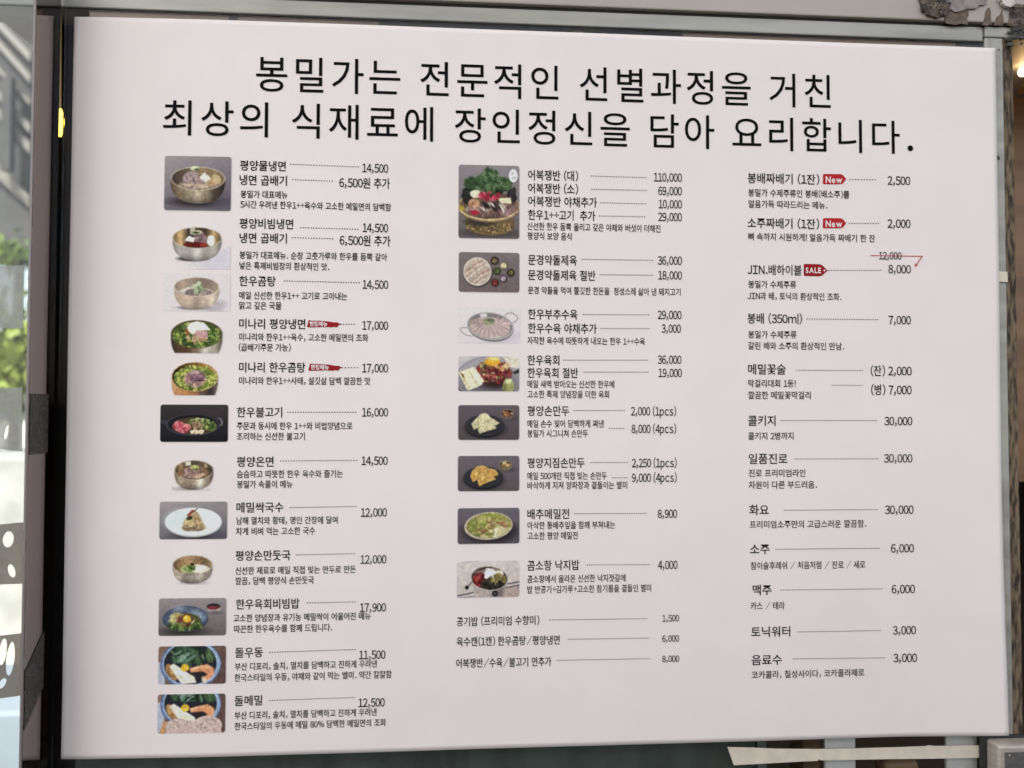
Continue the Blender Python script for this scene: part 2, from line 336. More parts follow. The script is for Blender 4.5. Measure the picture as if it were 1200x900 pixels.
for px in (9,):
    q = ray(px, 120, 6.8); put('column', newbox(q.x - .05, q.x + .04, 6.78, 6.86, ray(px, 200, 6.8).z, ray(px, 90, 6.8).z), M_grey, bd)
def shrub(name, cpx, cpy, Y, rx, rz, n, cols, label):
    bm = bmesh.new(); c = ray(cpx, cpy, Y)
    for k in range(n):
        t = Vector((random.gauss(0, .45) * rx, random.gauss(0, .45) * rx, random.gauss(0, .45) * rz)); s = random.uniform(.03, .07)
        e = Euler((random.uniform(0, 3), random.uniform(0, 3), random.uniform(0, 3))).to_matrix()
        vs = [bm.verts.new(c + t + e @ Vector(p)) for p in ((-s, 0, 0), (0, -s * .5, 0), (s, 0, 0), (0, s * .5, 0))]; bm.faces.new(vs)
    rt = empty(name, (c.x, Y, -1.5), label, 'shrub')
    put('foliage', bm, mat(name + '_leaf', cols, .6, 0, noise=.5, scale=3), rt)
    bm = bmesh.new(); tube(bm, [(c.x, Y, -1.5), (c.x + .03, Y, c.z - rz * .3), (c.x, Y, c.z)], [.04, .03, .01]); put('stem', bm, mat(name + '_bark', (.1, .07, .05), .8), rt)
shrub('shrub', 14, 415, 4.2, .42, .30, 900, (.16, .20, .035), 'yellow green leafy shrub seen through the side pane between tape strips')
shrub('shrub', 18, 298, 5.0, .40, .10, 260, (.14, .22, .03), 'small bright green shrub top seen above the frosted tape')
p = ray(12, 640, 3.6)
o = put('white_planter', newbox(p.x - 1.2, p.x + 1.0, 3.6, 4.4, -1.5, ray(12, 535, 3.6).z, .02), mat('planter_stone', (.36, .355, .34), .7, 0, noise=.15, scale=5)); tag(o, 'large white planter box in the street at the far left', 'planter')
p = ray(3, 885, 1.3)
o = put('blue_step', newbox(p.x - .8, p.x + .6, 1.3, 1.7, -1.5, ray(3, 835, 1.3).z, .01), mat('pale_blue_stone', (.26, .30, .35), .6, 0, noise=.08, scale=4)); tag(o, 'pale bluish stone block at the bottom left of the street', 'stone block')

# ------------------------------------------------------------------ the menu sheet
def depth(u, v):
    e = u + .5
    y = .0032 * (1 - sm(0, .17, e)) + np.where(e < .0245, .0014 * (1 - e / .0245), 0)
    y = y - .006 * sm(.36, .52, u) * sm(-.1, -.40, v) * 1.0
    y = y + .0009 * np.sin(7.3 * u + 2.1 * v + .6) * np.cos(5.1 * v - 1.7 * u) + .0003 * np.sin(23 * u + 9 * v) * np.sin(17 * v - 6 * u + 1)
    return y
def pw(u, v, off=0.0):
    u = np.asarray(u, float); v = np.asarray(v, float)
    return np.stack([u, depth(u, v) - off, v], -1)
def mesh_np(name, co, faces):
    me = bpy.data.meshes.new(name); nf = len(faces); k = faces.shape[1]
    me.vertices.add(len(co)); me.vertices.foreach_set('co', np.ascontiguousarray(co, np.float32).ravel())
    me.loops.add(nf * k); me.loops.foreach_set('vertex_index', faces.astype(np.int32).ravel())
    me.polygons.add(nf); me.polygons.foreach_set('loop_start', np.arange(0, nf * k, k, dtype=np.int32))
    me.polygons.foreach_set('use_smooth', np.ones(nf, bool))
    me.update(calc_edges=True); me.validate(); return me
def grid_faces(nx, ny):
    i = np.arange((ny - 1) * nx).reshape(ny - 1, nx)[:, :-1].ravel()
    return np.stack([i, i + 1, i + nx + 1, i + nx], 1)
us = np.concatenate([np.linspace(-.5035, -.4755, 8)[:-1], np.linspace(-.4755, .5, 190)]); vs_ = np.linspace(-PH / 2, PH / 2, 150)
U, V = np.meshgrid(us, vs_)
M_paper = mat('coated_paper', tuple(PAPER), .62, 0, noise=.012, scale=14, bump=.02, spec=.25)
poster = link('menu_sheet', mesh_np('menu_sheet', pw(U, V).reshape(-1, 3), grid_faces(len(us), len(vs_))), M_paper)
so = poster.modifiers.new('thick', 'SOLIDIFY'); so.thickness = .0005; so.offset = -1
tag(poster, 'large white printed Korean menu sheet with food pictures covering the window', 'menu sheet')

# ---- printed food pictures: a small painter whose result becomes the print colours of a fine mesh
class Pic:
    def __init__(s, crop, k, rect, bg=None, radius=3.4):
        s.k = k; s.x0, s.y0, s.x1, s.y1 = rect
        s.px = (crop[0] + s.x0 / k, crop[1] + s.y0 / k, crop[0] + s.x1 / k, crop[1] + s.y1 / k)
        r = 2.4; s.W = int((s.px[2] - s.px[0]) * r); s.H = int((s.px[3] - s.px[1]) * r); s.radius = radius
        s.X, s.Y = np.meshgrid(np.linspace(s.x0, s.x1, s.W), np.linspace(s.y0, s.y1, s.H))
        s.paper = bg is None
        s.im = np.zeros((s.H, s.W, 3)) + (np.array((220, 209, 207.)) if bg is None else np.array(bg, float))
        s.al = np.zeros((s.H, s.W)) if bg is None else np.ones((s.H, s.W))
    def mix(s, a, col, clip=None):
        if clip is not None: a = a * clip
        s.im = s.im * (1 - a[..., None]) + np.asarray(col, float) * a[..., None]; s.al = np.maximum(s.al, a)
    def grad(s, c0, c1, ang=90, alpha=1.):
        d = math.radians(ang); t = (s.X - s.x0) / (s.x1 - s.x0) * math.cos(d) + (s.Y - s.y0) / (s.y1 - s.y0) * math.sin(d)
        t = np.clip(t, 0, 1)[..., None]; s.im = s.im * (1 - alpha) + alpha * (np.array(c0, float) * (1 - t) + np.array(c1, float) * t)
    def em(s, cx, cy, rx, ry, rot=0, soft=10):
        c, q = math.cos(rot), math.sin(rot); dx, dy = s.X - cx, s.Y - cy
        a = (dx * c + dy * q) / rx; b = (-dx * q + dy * c) / ry
        return np.clip(.5 - (np.sqrt(a * a + b * b) - 1) * min(rx, ry) / soft, 0, 1)
    def ell(s, cx, cy, rx, ry, col, rot=0, soft=10, alpha=1., clip=None):
        e = max(rx, ry) + soft * 1.5 * max(1, max(rx, ry) / min(rx, ry)); sx, sy = (s.W - 1) / (s.x1 - s.x0), (s.H - 1) / (s.y1 - s.y0)
        a0, a1 = max(0, int((cx - e - s.x0) * sx)), min(s.W, int((cx + e - s.x0) * sx) + 2); b0, b1 = max(0, int((cy - e - s.y0) * sy)), min(s.H, int((cy + e - s.y0) * sy) + 2)
        if a0 >= a1 or b0 >= b1: return
        c, q = math.cos(rot), math.sin(rot); dx, dy = s.X[b0:b1, a0:a1] - cx, s.Y[b0:b1, a0:a1] - cy
        p_ = (dx * c + dy * q) / rx; r_ = (-dx * q + dy * c) / ry
        m = np.clip(.5 - (np.sqrt(p_ * p_ + r_ * r_) - 1) * min(rx, ry) / soft, 0, 1) * alpha
        if clip is not None: m = m * clip[b0:b1, a0:a1]
        s.im[b0:b1, a0:a1] = s.im[b0:b1, a0:a1] * (1 - m[..., None]) + np.asarray(col, float) * m[..., None]; s.al[b0:b1, a0:a1] = np.maximum(s.al[b0:b1, a0:a1], m)
    def pm(s, pts, soft=10):
        ins = np.zeros(s.X.shape, bool); d = np.full(s.X.shape, 1e9); n = len(pts)
        for i in range(n):
            (xa, ya), (xb, yb) = pts[i], pts[(i + 1) % n]
            if ya != yb: ins ^= ((ya > s.Y) != (yb > s.Y)) & (s.X < (xb - xa) * (s.Y - ya) / (yb - ya) + xa)
            L = (xb - xa) ** 2 + (yb - ya) ** 2 + 1e-9; t = np.clip(((s.X - xa) * (xb - xa) + (s.Y - ya) * (yb - ya)) / L, 0, 1)
            d = np.minimum(d, np.hypot(s.X - xa - t * (xb - xa), s.Y - ya - t * (yb - ya)))
        return np.clip(.5 + np.where(ins, d, -d) / soft, 0, 1)
    def poly(s, pts, col, soft=10, alpha=1., clip=None): s.mix(s.pm(pts, soft) * alpha, col, clip)
    def line(s, pts, wd, col, alpha=1., clip=None, soft=8):
        d = np.full(s.X.shape, 1e9)
        for (xa, ya), (xb, yb) in zip(pts, pts[1:]):
            L = (xb - xa) ** 2 + (yb - ya) ** 2 + 1e-9; t = np.clip(((s.X - xa) * (xb - xa) + (s.Y - ya) * (yb - ya)) / L, 0, 1)
            d = np.minimum(d, np.hypot(s.X - xa - t * (xb - xa), s.Y - ya - t * (yb - ya)))
        s.mix(np.clip(.5 - (d - wd / 2) / soft, 0, 1) * alpha, col, clip)
    def blobs(s, n, cx, cy, rx, ry, cols, size, asp=1.6, clip=None, alpha=.9, rot=None):
        for k in range(n):
            t = rs.uniform(0, 2 * np.pi); r = math.sqrt(rs.uniform()); z = rs.uniform(size[0], size[1])
            s.ell(cx + rx * r * math.cos(t), cy + ry * r * math.sin(t), z * asp, z, cols[rs.randint(len(cols))],
                  rs.uniform(0, 3.14) if rot is None else rot + rs.normal(0, .25), 9, alpha, clip)
    def bowl(s, cx, cy, rx, ry, bot, hw, body, inner, rim, squash=1.0, flat=None):
        """metal bowl: body bands, rim ellipse, inside; returns the mask of the inside"""
        h = bot - cy; m = np.zeros(s.X.shape)
        t = np.clip((s.Y - cy) / h, 0, 1); half = rx * np.clip(1 - t ** 2.7, 0, 1) ** (.42 * squash)
        m = np.clip(.5 + (half - np.abs(s.X - cx)) / 9, 0, 1) * (s.Y >= cy - 2) * np.clip(.5 + (bot - s.Y) / 9, 0, 1)
        if flat: m = m * np.clip(.5 + (flat - s.Y) / 6, 0, 1)
        f = np.clip((s.X - cx) / rx * .5 + .5, 0, 1) * (len(body) - 1); i = np.clip(f.astype(int), 0, len(body) - 2); q = (f - i)[..., None]; q = q * q * (3 - 2 * q)
        B = np.array(body, float); col = B[i] * (1 - q) + B[i + 1] * q
        col = col * (1.0 - .38 * np.clip((t - .62) / .38, 0, 1) ** 1.5)[..., None]
        s.im = s.im * (1 - m[..., None]) + col * m[..., None]; s.al = np.maximum(s.al, m)
        s.ell(cx, cy, rx, ry, rim); ins = s.em(cx, cy, rx - 14, ry - 9)
        f = np.clip((s.X - cx) / rx * .5 + .5, 0, 1) * (len(inner) - 1); i = np.clip(f.astype(int), 0, len(inner) - 2); q = (f - i)[..., None]
        B = np.array(inner, float); s.mix(ins, B[i] * (1 - q) + B[i + 1] * q); return ins
    def build(s, label, tone=.04):
        im = s.im
        def nzf(k):
            z = rs.normal(0, 1, (s.H // k + 3, s.W // k + 3)); yy = np.arange(s.H) / k; xx = np.arange(s.W) / k; iy = yy.astype(int); ix = xx.astype(int); fy = (yy - iy)[:, None]; fx = (xx - ix)[None]
            return z[iy][:, ix] * (1 - fy) * (1 - fx) + z[iy + 1][:, ix] * fy * (1 - fx) + z[iy][:, ix + 1] * (1 - fy) * fx + z[iy + 1][:, ix + 1] * fy * fx
        sat = np.abs(im - im.mean(-1, keepdims=True)).max(-1)            # busier grain where there is food
        im = im * (1 + (nzf(1) * .035 + nzf(2) * .055 + nzf(5) * .07)[..., None] * np.clip(sat / 22, .18, 1)[..., None])
        im = 255 * (np.clip(im, 0, 255) / 220) ** 1.12 * (220 / 255); g_ = im.mean(-1, keepdims=True); gr = np.clip((im[..., 1] - np.maximum(im[..., 0], im[..., 2])) / 40, 0, 1)[..., None]; im = (g_ + (im - g_) * (.79 - .22 * gr)) * (1 - .20 * gr)
        for ax in (0, 1):
            P_ = np.pad(im, [(1, 1) if q_ == ax else (0, 0) for q_ in range(3)], mode='edge'); L_ = im.shape[ax]
            im = .25 * P_.take(range(0, L_), ax) + .5 * im + .25 * P_.take(range(2, L_ + 2), ax)
        PX = np.linspace(s.px[0], s.px[2], s.W); PY = np.linspace(s.px[1], s.px[3], s.H); PXg, PYg = np.meshgrid(PX, PY)
        # straight rectangle of the sheet between the picture's corners
        ua, va = uv(np.array([s.px[0], s.px[2], s.px[2], s.px[0]]), np.array([s.px[1], s.px[1], s.px[3], s.px[3]]))
        u0, u1 = (ua[0] + ua[3]) / 2, (ua[1] + ua[2]) / 2; v0, v1 = (va[0] + va[1]) / 2, (va[2] + va[3]) / 2
        Ug, Vg = np.meshgrid(np.linspace(u0, u1, s.W), np.linspace(v0, v1, s.H))
        co = pw(Ug, Vg, .00035).reshape(-1, 3); fc = grid_faces(s.W, s.H)
        if s.paper: keep = (s.al.ravel()[fc] > .03).any(1)
        else:
            q = s.radius / (s.px[2] - s.px[0]) * (u1 - u0); cxm = np.abs(Ug - (u0 + u1) / 2) - (u1 - u0) / 2 + q; cym = np.abs(Vg - (v0 + v1) / 2) - (v0 - v1) / 2 + q
            rd = np.hypot(np.maximum(cxm, 0), np.maximum(cym, 0)) - q; keep = (rd.ravel()[fc] < 1e-6).all(1)
            pxs = (u1 - u0) / (s.px[2] - s.px[0]); f = np.clip(-rd / pxs / .9, 0, 1)[..., None]
            im = im * f + np.array((220, 209, 207.)) * (1 - f)
        fc = fc[keep][:, ::-1]; used = np.unique(fc); mp = np.zeros(len(co), int); mp[used] = np.arange(len(used))
        me = mesh_np('dish_photo', co[used], mp[fc])
        al = ink(np.clip(im, 0, 255)).reshape(-1, 3)[used]
        at_ = me.color_attributes.new('print', 'FLOAT_COLOR', 'POINT')
        at_.data.foreach_set('color', np.concatenate([al, np.ones((len(al), 1))], 1).astype(np.float32).ravel())
        o = link('dish_photo', me, M_print, poster); o['label'] = label; return o
M_print = bpy.data.materials.new('printed_ink'); M_print.use_nodes = True
_n = M_print.node_tree; _a = _n.nodes.new('ShaderNodeAttribute'); _a.attribute_name = 'print'; _b = _n.nodes['Principled BSDF']
_n.links.new(_a.outputs['Color'], _b.inputs['Base Color']); _b.inputs['Roughness'].default_value = .6; _b.inputs['Specular IOR Level'].default_value = .06

GREENS = [(70, 110, 35), (110, 150, 50), (45, 85, 30), (150, 180, 70), (90, 130, 40)]
LIMES = [(150, 165, 55), (120, 140, 45), (180, 190, 85), (95, 115, 35), (200, 195, 100)]
def leaves(p, n, cx, cy, rx, ry, cols, size=(9, 22), clip=None): p.blobs(n, cx, cy, rx, ry, cols, size, 1.9, clip)

p = Pic((185, 175), 11.25, (75, 85, 972, 812), (160, 148, 150)); p.grad((162, 150, 152), (112, 102, 110), 65); p.ell(520, 690, 330, 60, (38, 34, 36), soft=70, alpha=.9); p.ell(860, 700, 160, 110, (90, 85, 100), soft=120, alpha=.6)
i = p.bowl(525, 385, 362, 158, 715, 250, [(105, 82, 60), (135, 112, 88), (150, 135, 112), (190, 172, 145), (150, 130, 105), (80, 66, 58), (52, 44, 44)], [(70, 58, 52), (105, 88, 72), (140, 118, 88), (150, 125, 90), (120, 98, 70)], (205, 188, 165))
p.ell(540, 470, 250, 62, (150, 130, 112), clip=i); p.ell(430, 380, 110, 85, (172, 150, 148), -.4); p.blobs(26, 500, 410, 150, 80, [(185, 160, 155), (140, 115, 115), (165, 140, 130), (120, 98, 105)], (12, 34), 1.5)
p.blobs(20, 480, 480, 200, 40, [(190, 165, 140), (160, 135, 118), (205, 185, 155)], (8, 16), 3.5, i, rot=.1); p.poly([(545, 370), (610, 300), (705, 385), (625, 440)], (226, 214, 196)); p.ell(770, 390, 55, 70, (205, 178, 130), -.5, 20); p.ell(700, 440, 60, 40, (195, 160, 115), soft=20)
p.ell(485, 250, 65, 30, (205, 205, 170)); p.ell(510, 265, 38, 14, (110, 130, 60)); p.build('printed photo of brass noodle bowl with meat and egg on grey')

p = Pic((185, 250), 12, (100, 20, 1025, 785)); p.ell(760, 640, 260, 120, (200, 192, 204), soft=170, alpha=.85); p.poly([(560, 780), (1020, 780), (1020, 470), (860, 520)], (204, 197, 207), 60, .6); p.ell(480, 640, 190, 34, (50, 44, 48), soft=26)
i = p.bowl(550, 345, 350, 150, 668, 250, [(150, 140, 130), (178, 170, 160), (170, 162, 154), (215, 208, 198), (165, 156, 146), (180, 170, 160), (130, 122, 118)], [(110, 84, 50), (215, 175, 115), (60, 48, 40), (90, 70, 55), (70, 50, 40), (205, 170, 110), (90, 72, 48)], (196, 182, 160))
p.poly([(445, 205), (520, 190), (515, 300), (450, 300)], (190, 180, 160), 20); p.ell(590, 360, 95, 105, (128, 98, 100)); p.blobs(26, 590, 370, 95, 95, [(150, 118, 118), (105, 78, 84), (165, 135, 130)], (6, 14), 4, rot=-.5)
p.ell(520, 440, 160, 40, (110, 28, 22), clip=i); p.ell(640, 445, 55, 26, (165, 50, 38), clip=i); p.poly([(370, 385), (430, 315), (520, 350), (500, 410)], (222, 216, 210)); p.ell(745, 385, 55, 72, (230, 220, 212)); p.ell(745, 330, 40, 20, (240, 236, 226), soft=16)
p.ell(550, 265, 75, 28, (190, 188, 150)); p.ell(530, 272, 48, 16, (80, 110, 45)); p.build('printed photo of steel bowl of red spicy cold noodles')

p = Pic((185, 312), 12, (60, 95, 1020, 632), (211, 203, 208), .6); p.grad((219, 209, 208), (211, 203, 207), 40); p.ell(810, 570, 150, 80, (165, 156, 168), -.3, 60); p.ell(500, 585, 200, 28, (60, 48, 42), soft=24)
i = p.bowl(545, 290, 325, 138, 608, 250, [(150, 122, 95), (180, 150, 115), (196, 165, 128), (150, 122, 92), (190, 160, 128), (215, 190, 158), (150, 126, 104)], [(90, 68, 50), (165, 130, 98), (130, 100, 75), (90, 66, 48), (110, 82, 58), (150, 122, 90)], (214, 190, 160))
p.ell(570, 360, 230, 62, (150, 126, 104), clip=i); p.poly([(285, 350), (430, 290), (520, 330), (420, 405)], (205, 192, 180), 24, clip=i); p.blobs(24, 560, 370, 190, 34, [(70, 56, 56), (105, 86, 86), (140, 112, 108), (88, 70, 66)], (12, 26), 1.6, i)
p.blobs(18, 550, 300, 80, 55, [(150, 195, 60), (185, 215, 110), (120, 165, 40), (200, 222, 160)], (14, 30), 1.6); p.ell(580, 320, 20, 48, (85, 130, 30), -.6); p.build('printed photo of brass bowl of beef soup with green onion')

p = Pic((185, 365), 12, (165, 100, 925, 600)); i = p.bowl(545, 320, 366, 200, 690, 300, [(72, 58, 48), (92, 66, 48), (105, 68, 45), (130, 108, 84), (205, 196, 180), (170, 160, 140), (110, 100, 84)], [(70, 66, 40), (90, 95, 45), (90, 88, 48), (80, 66, 40), (110, 92, 60)], (105, 90, 66), flat=585, squash=.85)
p.ell(545, 330, 340, 178, (88, 118, 38), clip=i); leaves(p, 260, 545, 335, 345, 178, GREENS + [(195, 200, 80), (170, 190, 60)], (8, 20), i); p.blobs(26, 540, 380, 150, 50, [(196, 160, 130), (170, 128, 98), (205, 178, 140)], (12, 26), 1.7); p.poly([(370, 250), (420, 240), (450, 330), (400, 340)], (150, 90, 45), 16)
p.poly([(405, 230), (440, 165), (540, 138), (640, 155), (690, 200), (738, 262), (560, 268), (490, 325), (440, 290)], (236, 224, 210)); p.poly([(490, 325), (560, 268), (695, 275), (705, 385), (600, 360)], (200, 150, 148)); p.line([(500, 330), (610, 345), (690, 352)], 8, (165, 112, 112)); p.build('printed photo of green parsley noodle bowl with white egg sheet')

p = Pic((185, 415), 12, (175, 95, 870, 590)); i = p.bowl(520, 320, 332, 208, 700, 300, [(190, 150, 105), (196, 140, 85), (190, 128, 72), (165, 110, 66), (105, 78, 68), (66, 54, 56), (120, 104, 96)], [(26, 22, 20), (80, 62, 30), (130, 92, 44), (170, 128, 66), (190, 150, 90)], (200, 162, 108), flat=578, squash=.85)
p.ell(530, 340, 300, 172, (128, 142, 50), clip=i); leaves(p, 260, 530, 340, 300, 172, LIMES, (8, 20), i); p.ell(520, 350, 160, 105, (186, 150, 125)); p.blobs(30, 520, 370, 150, 95, [(200, 165, 135), (175, 135, 125), (150, 112, 112)], (10, 24), 1.7); p.ell(540, 310, 125, 85, (138, 100, 112)); p.ell(520, 265, 75, 34, (185, 152, 150)); p.ell(540, 290, 58, 9, (52, 34, 40), -.2); p.ell(600, 372, 70, 9, (50, 34, 40))
p.line([(440, 460), (500, 395)], 8, (70, 45, 48)); p.blobs(9, 530, 330, 100, 60, [(160, 120, 130), (112, 78, 92)], (12, 24), 1.6); p.build('printed photo of green parsley beef soup with purple brown meat')

p = Pic((180, 465), 12, (85, 105, 1058, 640), (45, 41, 45)); p.grad((66, 58, 60), (30, 29, 35), 90); p.ell(850, 210, 200, 90, (76, 60, 62), soft=150, alpha=.6)
p.ell(150, 355, 70, 34, (62, 62, 70), .1); p.ell(930, 350, 45, 60, (120, 116, 124), -.5, 14); p.ell(915, 350, 34, 48, (48, 46, 52), -.5, 14); p.ell(550, 395, 380, 150, (70, 72, 80)); p.ell(555, 390, 360, 138, (32, 33, 38)); i = p.em(575, 410, 310, 120)
p.mix(i * .9, (90, 70, 50)); p.blobs(40, 390, 430, 120, 80, [(190, 70, 85), (215, 110, 118), (160, 45, 60), (228, 140, 140)], (14, 32), 1.7, i); p.blobs(46, 800, 390, 110, 70, GREENS + [(180, 180, 80)], (12, 26), 1.8, i); p.blobs(24, 640, 350, 140, 46, [(120, 140, 60), (90, 115, 45), (170, 180, 105), (60, 80, 40)], (10, 22), 2.2, i)
p.blobs(26, 620, 400, 70, 50, [(150, 115, 85), (110, 80, 56), (180, 150, 118)], (8, 16), 2.4, i); p.blobs(14, 640, 495, 120, 26, [(236, 210, 180), (220, 190, 150), (245, 225, 195)], (14, 24), 1.3, i); p.line([(530, 330), (620, 305), (700, 320)], 12, (205, 205, 130)); p.line([(670, 450), (705, 385)], 8, (215, 195, 150)); p.build('printed photo of black bulgogi pan with pink meat on black')

p = Pic((180, 525), 12, (255, 150, 870, 600)); p.ell(500, 570, 190, 26, (150, 140, 142), soft=34, alpha=.8); i = p.bowl(567, 310, 278, 138, 588, 230, [(128, 110, 92), (170, 152, 130), (150, 132, 112), (165, 148, 126), (228, 216, 196), (160, 140, 118), (100, 84, 70)], [(70, 52, 40), (165, 128, 88), (96, 80, 62), (90, 78, 62), (110, 90, 66), (100, 82, 60), (60, 50, 40)], (176, 156, 132))
p.ell(560, 345, 220, 80, (140, 105, 78), clip=i); p.poly([(445, 180), (522, 172), (522, 245), (448, 248)], (222, 212, 190), 16, clip=i); p.poly([(715, 215), (750, 235), (765, 275), (715, 275)], (196, 160, 112), 18, clip=i); p.blobs(28, 560, 350, 130, 65, [(160, 125, 120), (130, 98, 96), (180, 150, 138), (110, 84, 82)], (10, 20), 2.6, i); p.poly([(560, 420), (690, 345), (740, 370), (640, 430)], (196, 165, 130), 18, clip=i)
p.ell(575, 270, 62, 30, (190, 198, 110)); p.ell(600, 295, 46, 14, (120, 122, 60)); p.build('printed photo of small brass bowl of warm noodle soup')

p = Pic((180, 580), 12, (72, 88, 1045, 628), (150, 140, 142)); p.grad((164, 152, 152), (112, 105, 112), 75); p.ell(640, 575, 300, 50, (60, 52, 56), soft=70); p.ell(900, 560, 120, 90, (96, 90, 104), soft=90, alpha=.7)
p.ell(560, 388, 400, 205, (186, 192, 190)); p.ell(558, 375, 402, 196, (222, 226, 222)); p.ell(400, 350, 220, 130, (205, 220, 216), soft=120, alpha=.7); p.poly([(385, 480), (400, 440), (440, 340), (500, 260), (580, 215), (640, 260), (690, 380), (750, 470), (690, 505), (560, 512), (430, 505)], (184, 158, 118), 16)
p.blobs(34, 560, 400, 120, 90, [(205, 180, 120), (160, 130, 85), (190, 168, 128), (214, 196, 130), (140, 112, 76)], (10, 24), 1.8); p.blobs(18, 560, 475, 150, 26, [(190, 166, 136), (150, 126, 100), (120, 98, 76)], (8, 14), 4, rot=-.1); p.poly([(460, 290), (540, 205), (580, 215), (500, 300)], (172, 70, 52)); p.ell(505, 325, 42, 26, (62, 58, 44), -.4); p.line([(560, 240), (615, 185)], 12, (70, 76, 50)); p.build('printed photo of white plate with a mound of noodles')

p = Pic((180, 635), 12, (245, 165, 860, 600)); p.ell(560, 580, 150, 22, (160, 148, 148), soft=30, alpha=.8); i = p.bowl(548, 325, 285, 138, 585, 230, [(165, 148, 130), (185, 168, 150), (150, 134, 120), (170, 154, 138), (190, 175, 158), (160, 142, 128), (135, 118, 104)], [(88, 66, 50), (160, 122, 80), (190, 150, 104), (150, 116, 80), (130, 100, 70), (150, 124, 94)], (196, 178, 152))
p.ell(590, 385, 205, 68, (226, 214, 190), clip=i); p.ell(480, 380, 90, 46, (170, 200, 95), clip=i, soft=24); p.blobs(20, 510, 365, 75, 40, [(120, 165, 45), (160, 195, 75), (85, 125, 35), (190, 212, 120)], (9, 18), 1.7, i); p.ell(545, 315, 30, 22, (70, 60, 34)); p.ell(660, 370, 70, 40, (232, 220, 208), soft=24, clip=i); p.ell(515, 445, 80, 22, (105, 95, 84), soft=26, alpha=.7); p.build('printed photo of pale brass bowl of white dumpling soup')

def blue_dish(p):
    p.ell(440, 560, 290, 60, (62, 54, 56), soft=70); p.ell(450, 385, 322, 182, (56, 68, 88)); p.ell(452, 365, 312, 162, (76, 90, 114)); p.ell(350, 240, 90, 40, (150, 155, 170), soft=60, alpha=.8); p.ell(620, 330, 110, 60, (140, 155, 170), .4, 60, .9)
p = Pic((180, 693), 12, (62, 90, 1030, 628), (140, 130, 130)); p.grad((152, 140, 140), (108, 98, 98), 90); blue_dish(p)
p.ell(445, 420, 225, 115, (90, 95, 45)); p.blobs(44, 310, 370, 80, 70, [(200, 185, 120), (175, 160, 90), (220, 208, 150)], (6, 14), 4, rot=-.7); p.blobs(60, 440, 480, 230, 55, GREENS, (10, 22), 1.9); p.blobs(40, 450, 400, 120, 80, [(120, 56, 48), (150, 80, 70), (95, 42, 38), (170, 105, 90)], (7, 15), 3); p.ell(468, 385, 56, 52, (242, 185, 40)); p.ell(455, 370, 18, 14, (255, 225, 120))
p.line([(540, 450), (580, 400)], 12, (205, 195, 150)); p.ell(850, 240, 100, 68, (96, 86, 84)); p.ell(850, 252, 96, 62, (176, 162, 156), soft=24); p.ell(842, 215, 95, 42, (48, 42, 46)); p.ell(842, 232, 78, 26, (140, 50, 58)); p.ell(870, 300, 90, 20, (76, 68, 70), soft=30, alpha=.7); p.build('printed photo of blue dish with raw beef and egg yolk')

def udon(p, dy, full):
    p.grad((146, 112, 96), (104, 78, 70), 30); p.poly([(60, 320 + dy), (150, 290 + dy), (190, 640), (60, 640)], (176, 180, 196), 20)
    p.ell(545, 340 + dy, 432, 345, (92, 112, 152)); p.ell(552, 335 + dy, 410, 322, (150, 172, 202), soft=14); p.ell(540, 330 + dy, 372, 296, (46, 46, 56)); i = p.em(540, 330 + dy, 370, 294)
    p.blobs(46, 560, 200 + dy, 300, 130, [(60, 105, 60), (90, 145, 80), (40, 75, 45), (120, 165, 110), (75, 120, 85), (35, 55, 38)], (14, 34), 2.6, i, rot=.9); p.blobs(16, 470, 210 + dy, 130, 90, [(120, 175, 135), (95, 150, 95), (150, 190, 160)], (12, 24), 3, i, rot=-.6); p.blobs(10, 820, 240 + dy, 50, 90, [(110, 155, 85), (80, 130, 60)], (10, 18), 4, i, rot=1.4)
    p.ell(275, 450 + dy, 70, 130, (176, 130, 78), -.5, clip=i); p.blobs(10, 270, 450 + dy, 60, 100, [(200, 155, 95), (150, 105, 60)], (14, 26), 1.6, i); p.poly([(245, 370 + dy), (300, 325 + dy), (600, 520 + dy), (630, 600 + dy), (420, 620 + dy)], (232, 224, 204), 16, clip=i); p.blobs(6, 470, 520 + dy, 110, 50, [(222, 212, 180), (240, 234, 220)], (20, 34), 2, i, rot=.6)
    p.ell(465, 390 + dy, 60, 52, (236, 180, 40)); p.ell(480, 405 + dy, 30, 22, (245, 200, 80), soft=20); p.poly([(530, 400 + dy), (640, 365 + dy), (780, 340 + dy), (870, 390 + dy), (885, 460 + dy), (830, 545 + dy), (760, 575 + dy), (720, 540 + dy), (780, 480 + dy), (720, 440 + dy), (600, 450 + dy), (545, 455 + dy)], (232, 150, 100), 18)
    p.line([(560, 405 + dy), (700, 375 + dy), (820, 385 + dy)], 26, (245, 195, 150), .8, soft=24); p.line([(860, 420 + dy), (840, 500 + dy)], 20, (240, 170, 130), .8, soft=20); p.line([(740, 360 + dy), (760, 440 + dy)], 7, (205, 110, 70)); p.line([(660, 380 + dy), (680, 440 + dy)], 7, (205, 110, 70)); p.ell(660, 490 + dy, 55, 26, (60, 44, 36), soft=18); p.ell(735, 560 + dy, 30, 50, (225, 190, 165), -.4, 20)
p = Pic((178, 750), 12, (80, 80, 1050, 625), (120, 90, 80)); udon(p, 0, 1); p.build('printed photo of blue udon bowl with shrimp and greens')
p = Pic((178, 805), 12, (70, 95, 1040, 655), (120, 90, 80)); udon(p, -95, 0)
p.poly([(95, 655), (160, 480), (220, 480), (180, 655)], (206, 150, 96), 14); p.ell(370, 560, 185, 118, (202, 176, 166)); p.ell(780, 540, 210, 130, (204, 178, 166)); p.poly([(190, 655), (220, 560), (560, 470), (960, 500), (985, 655)], (202, 176, 166), 14)
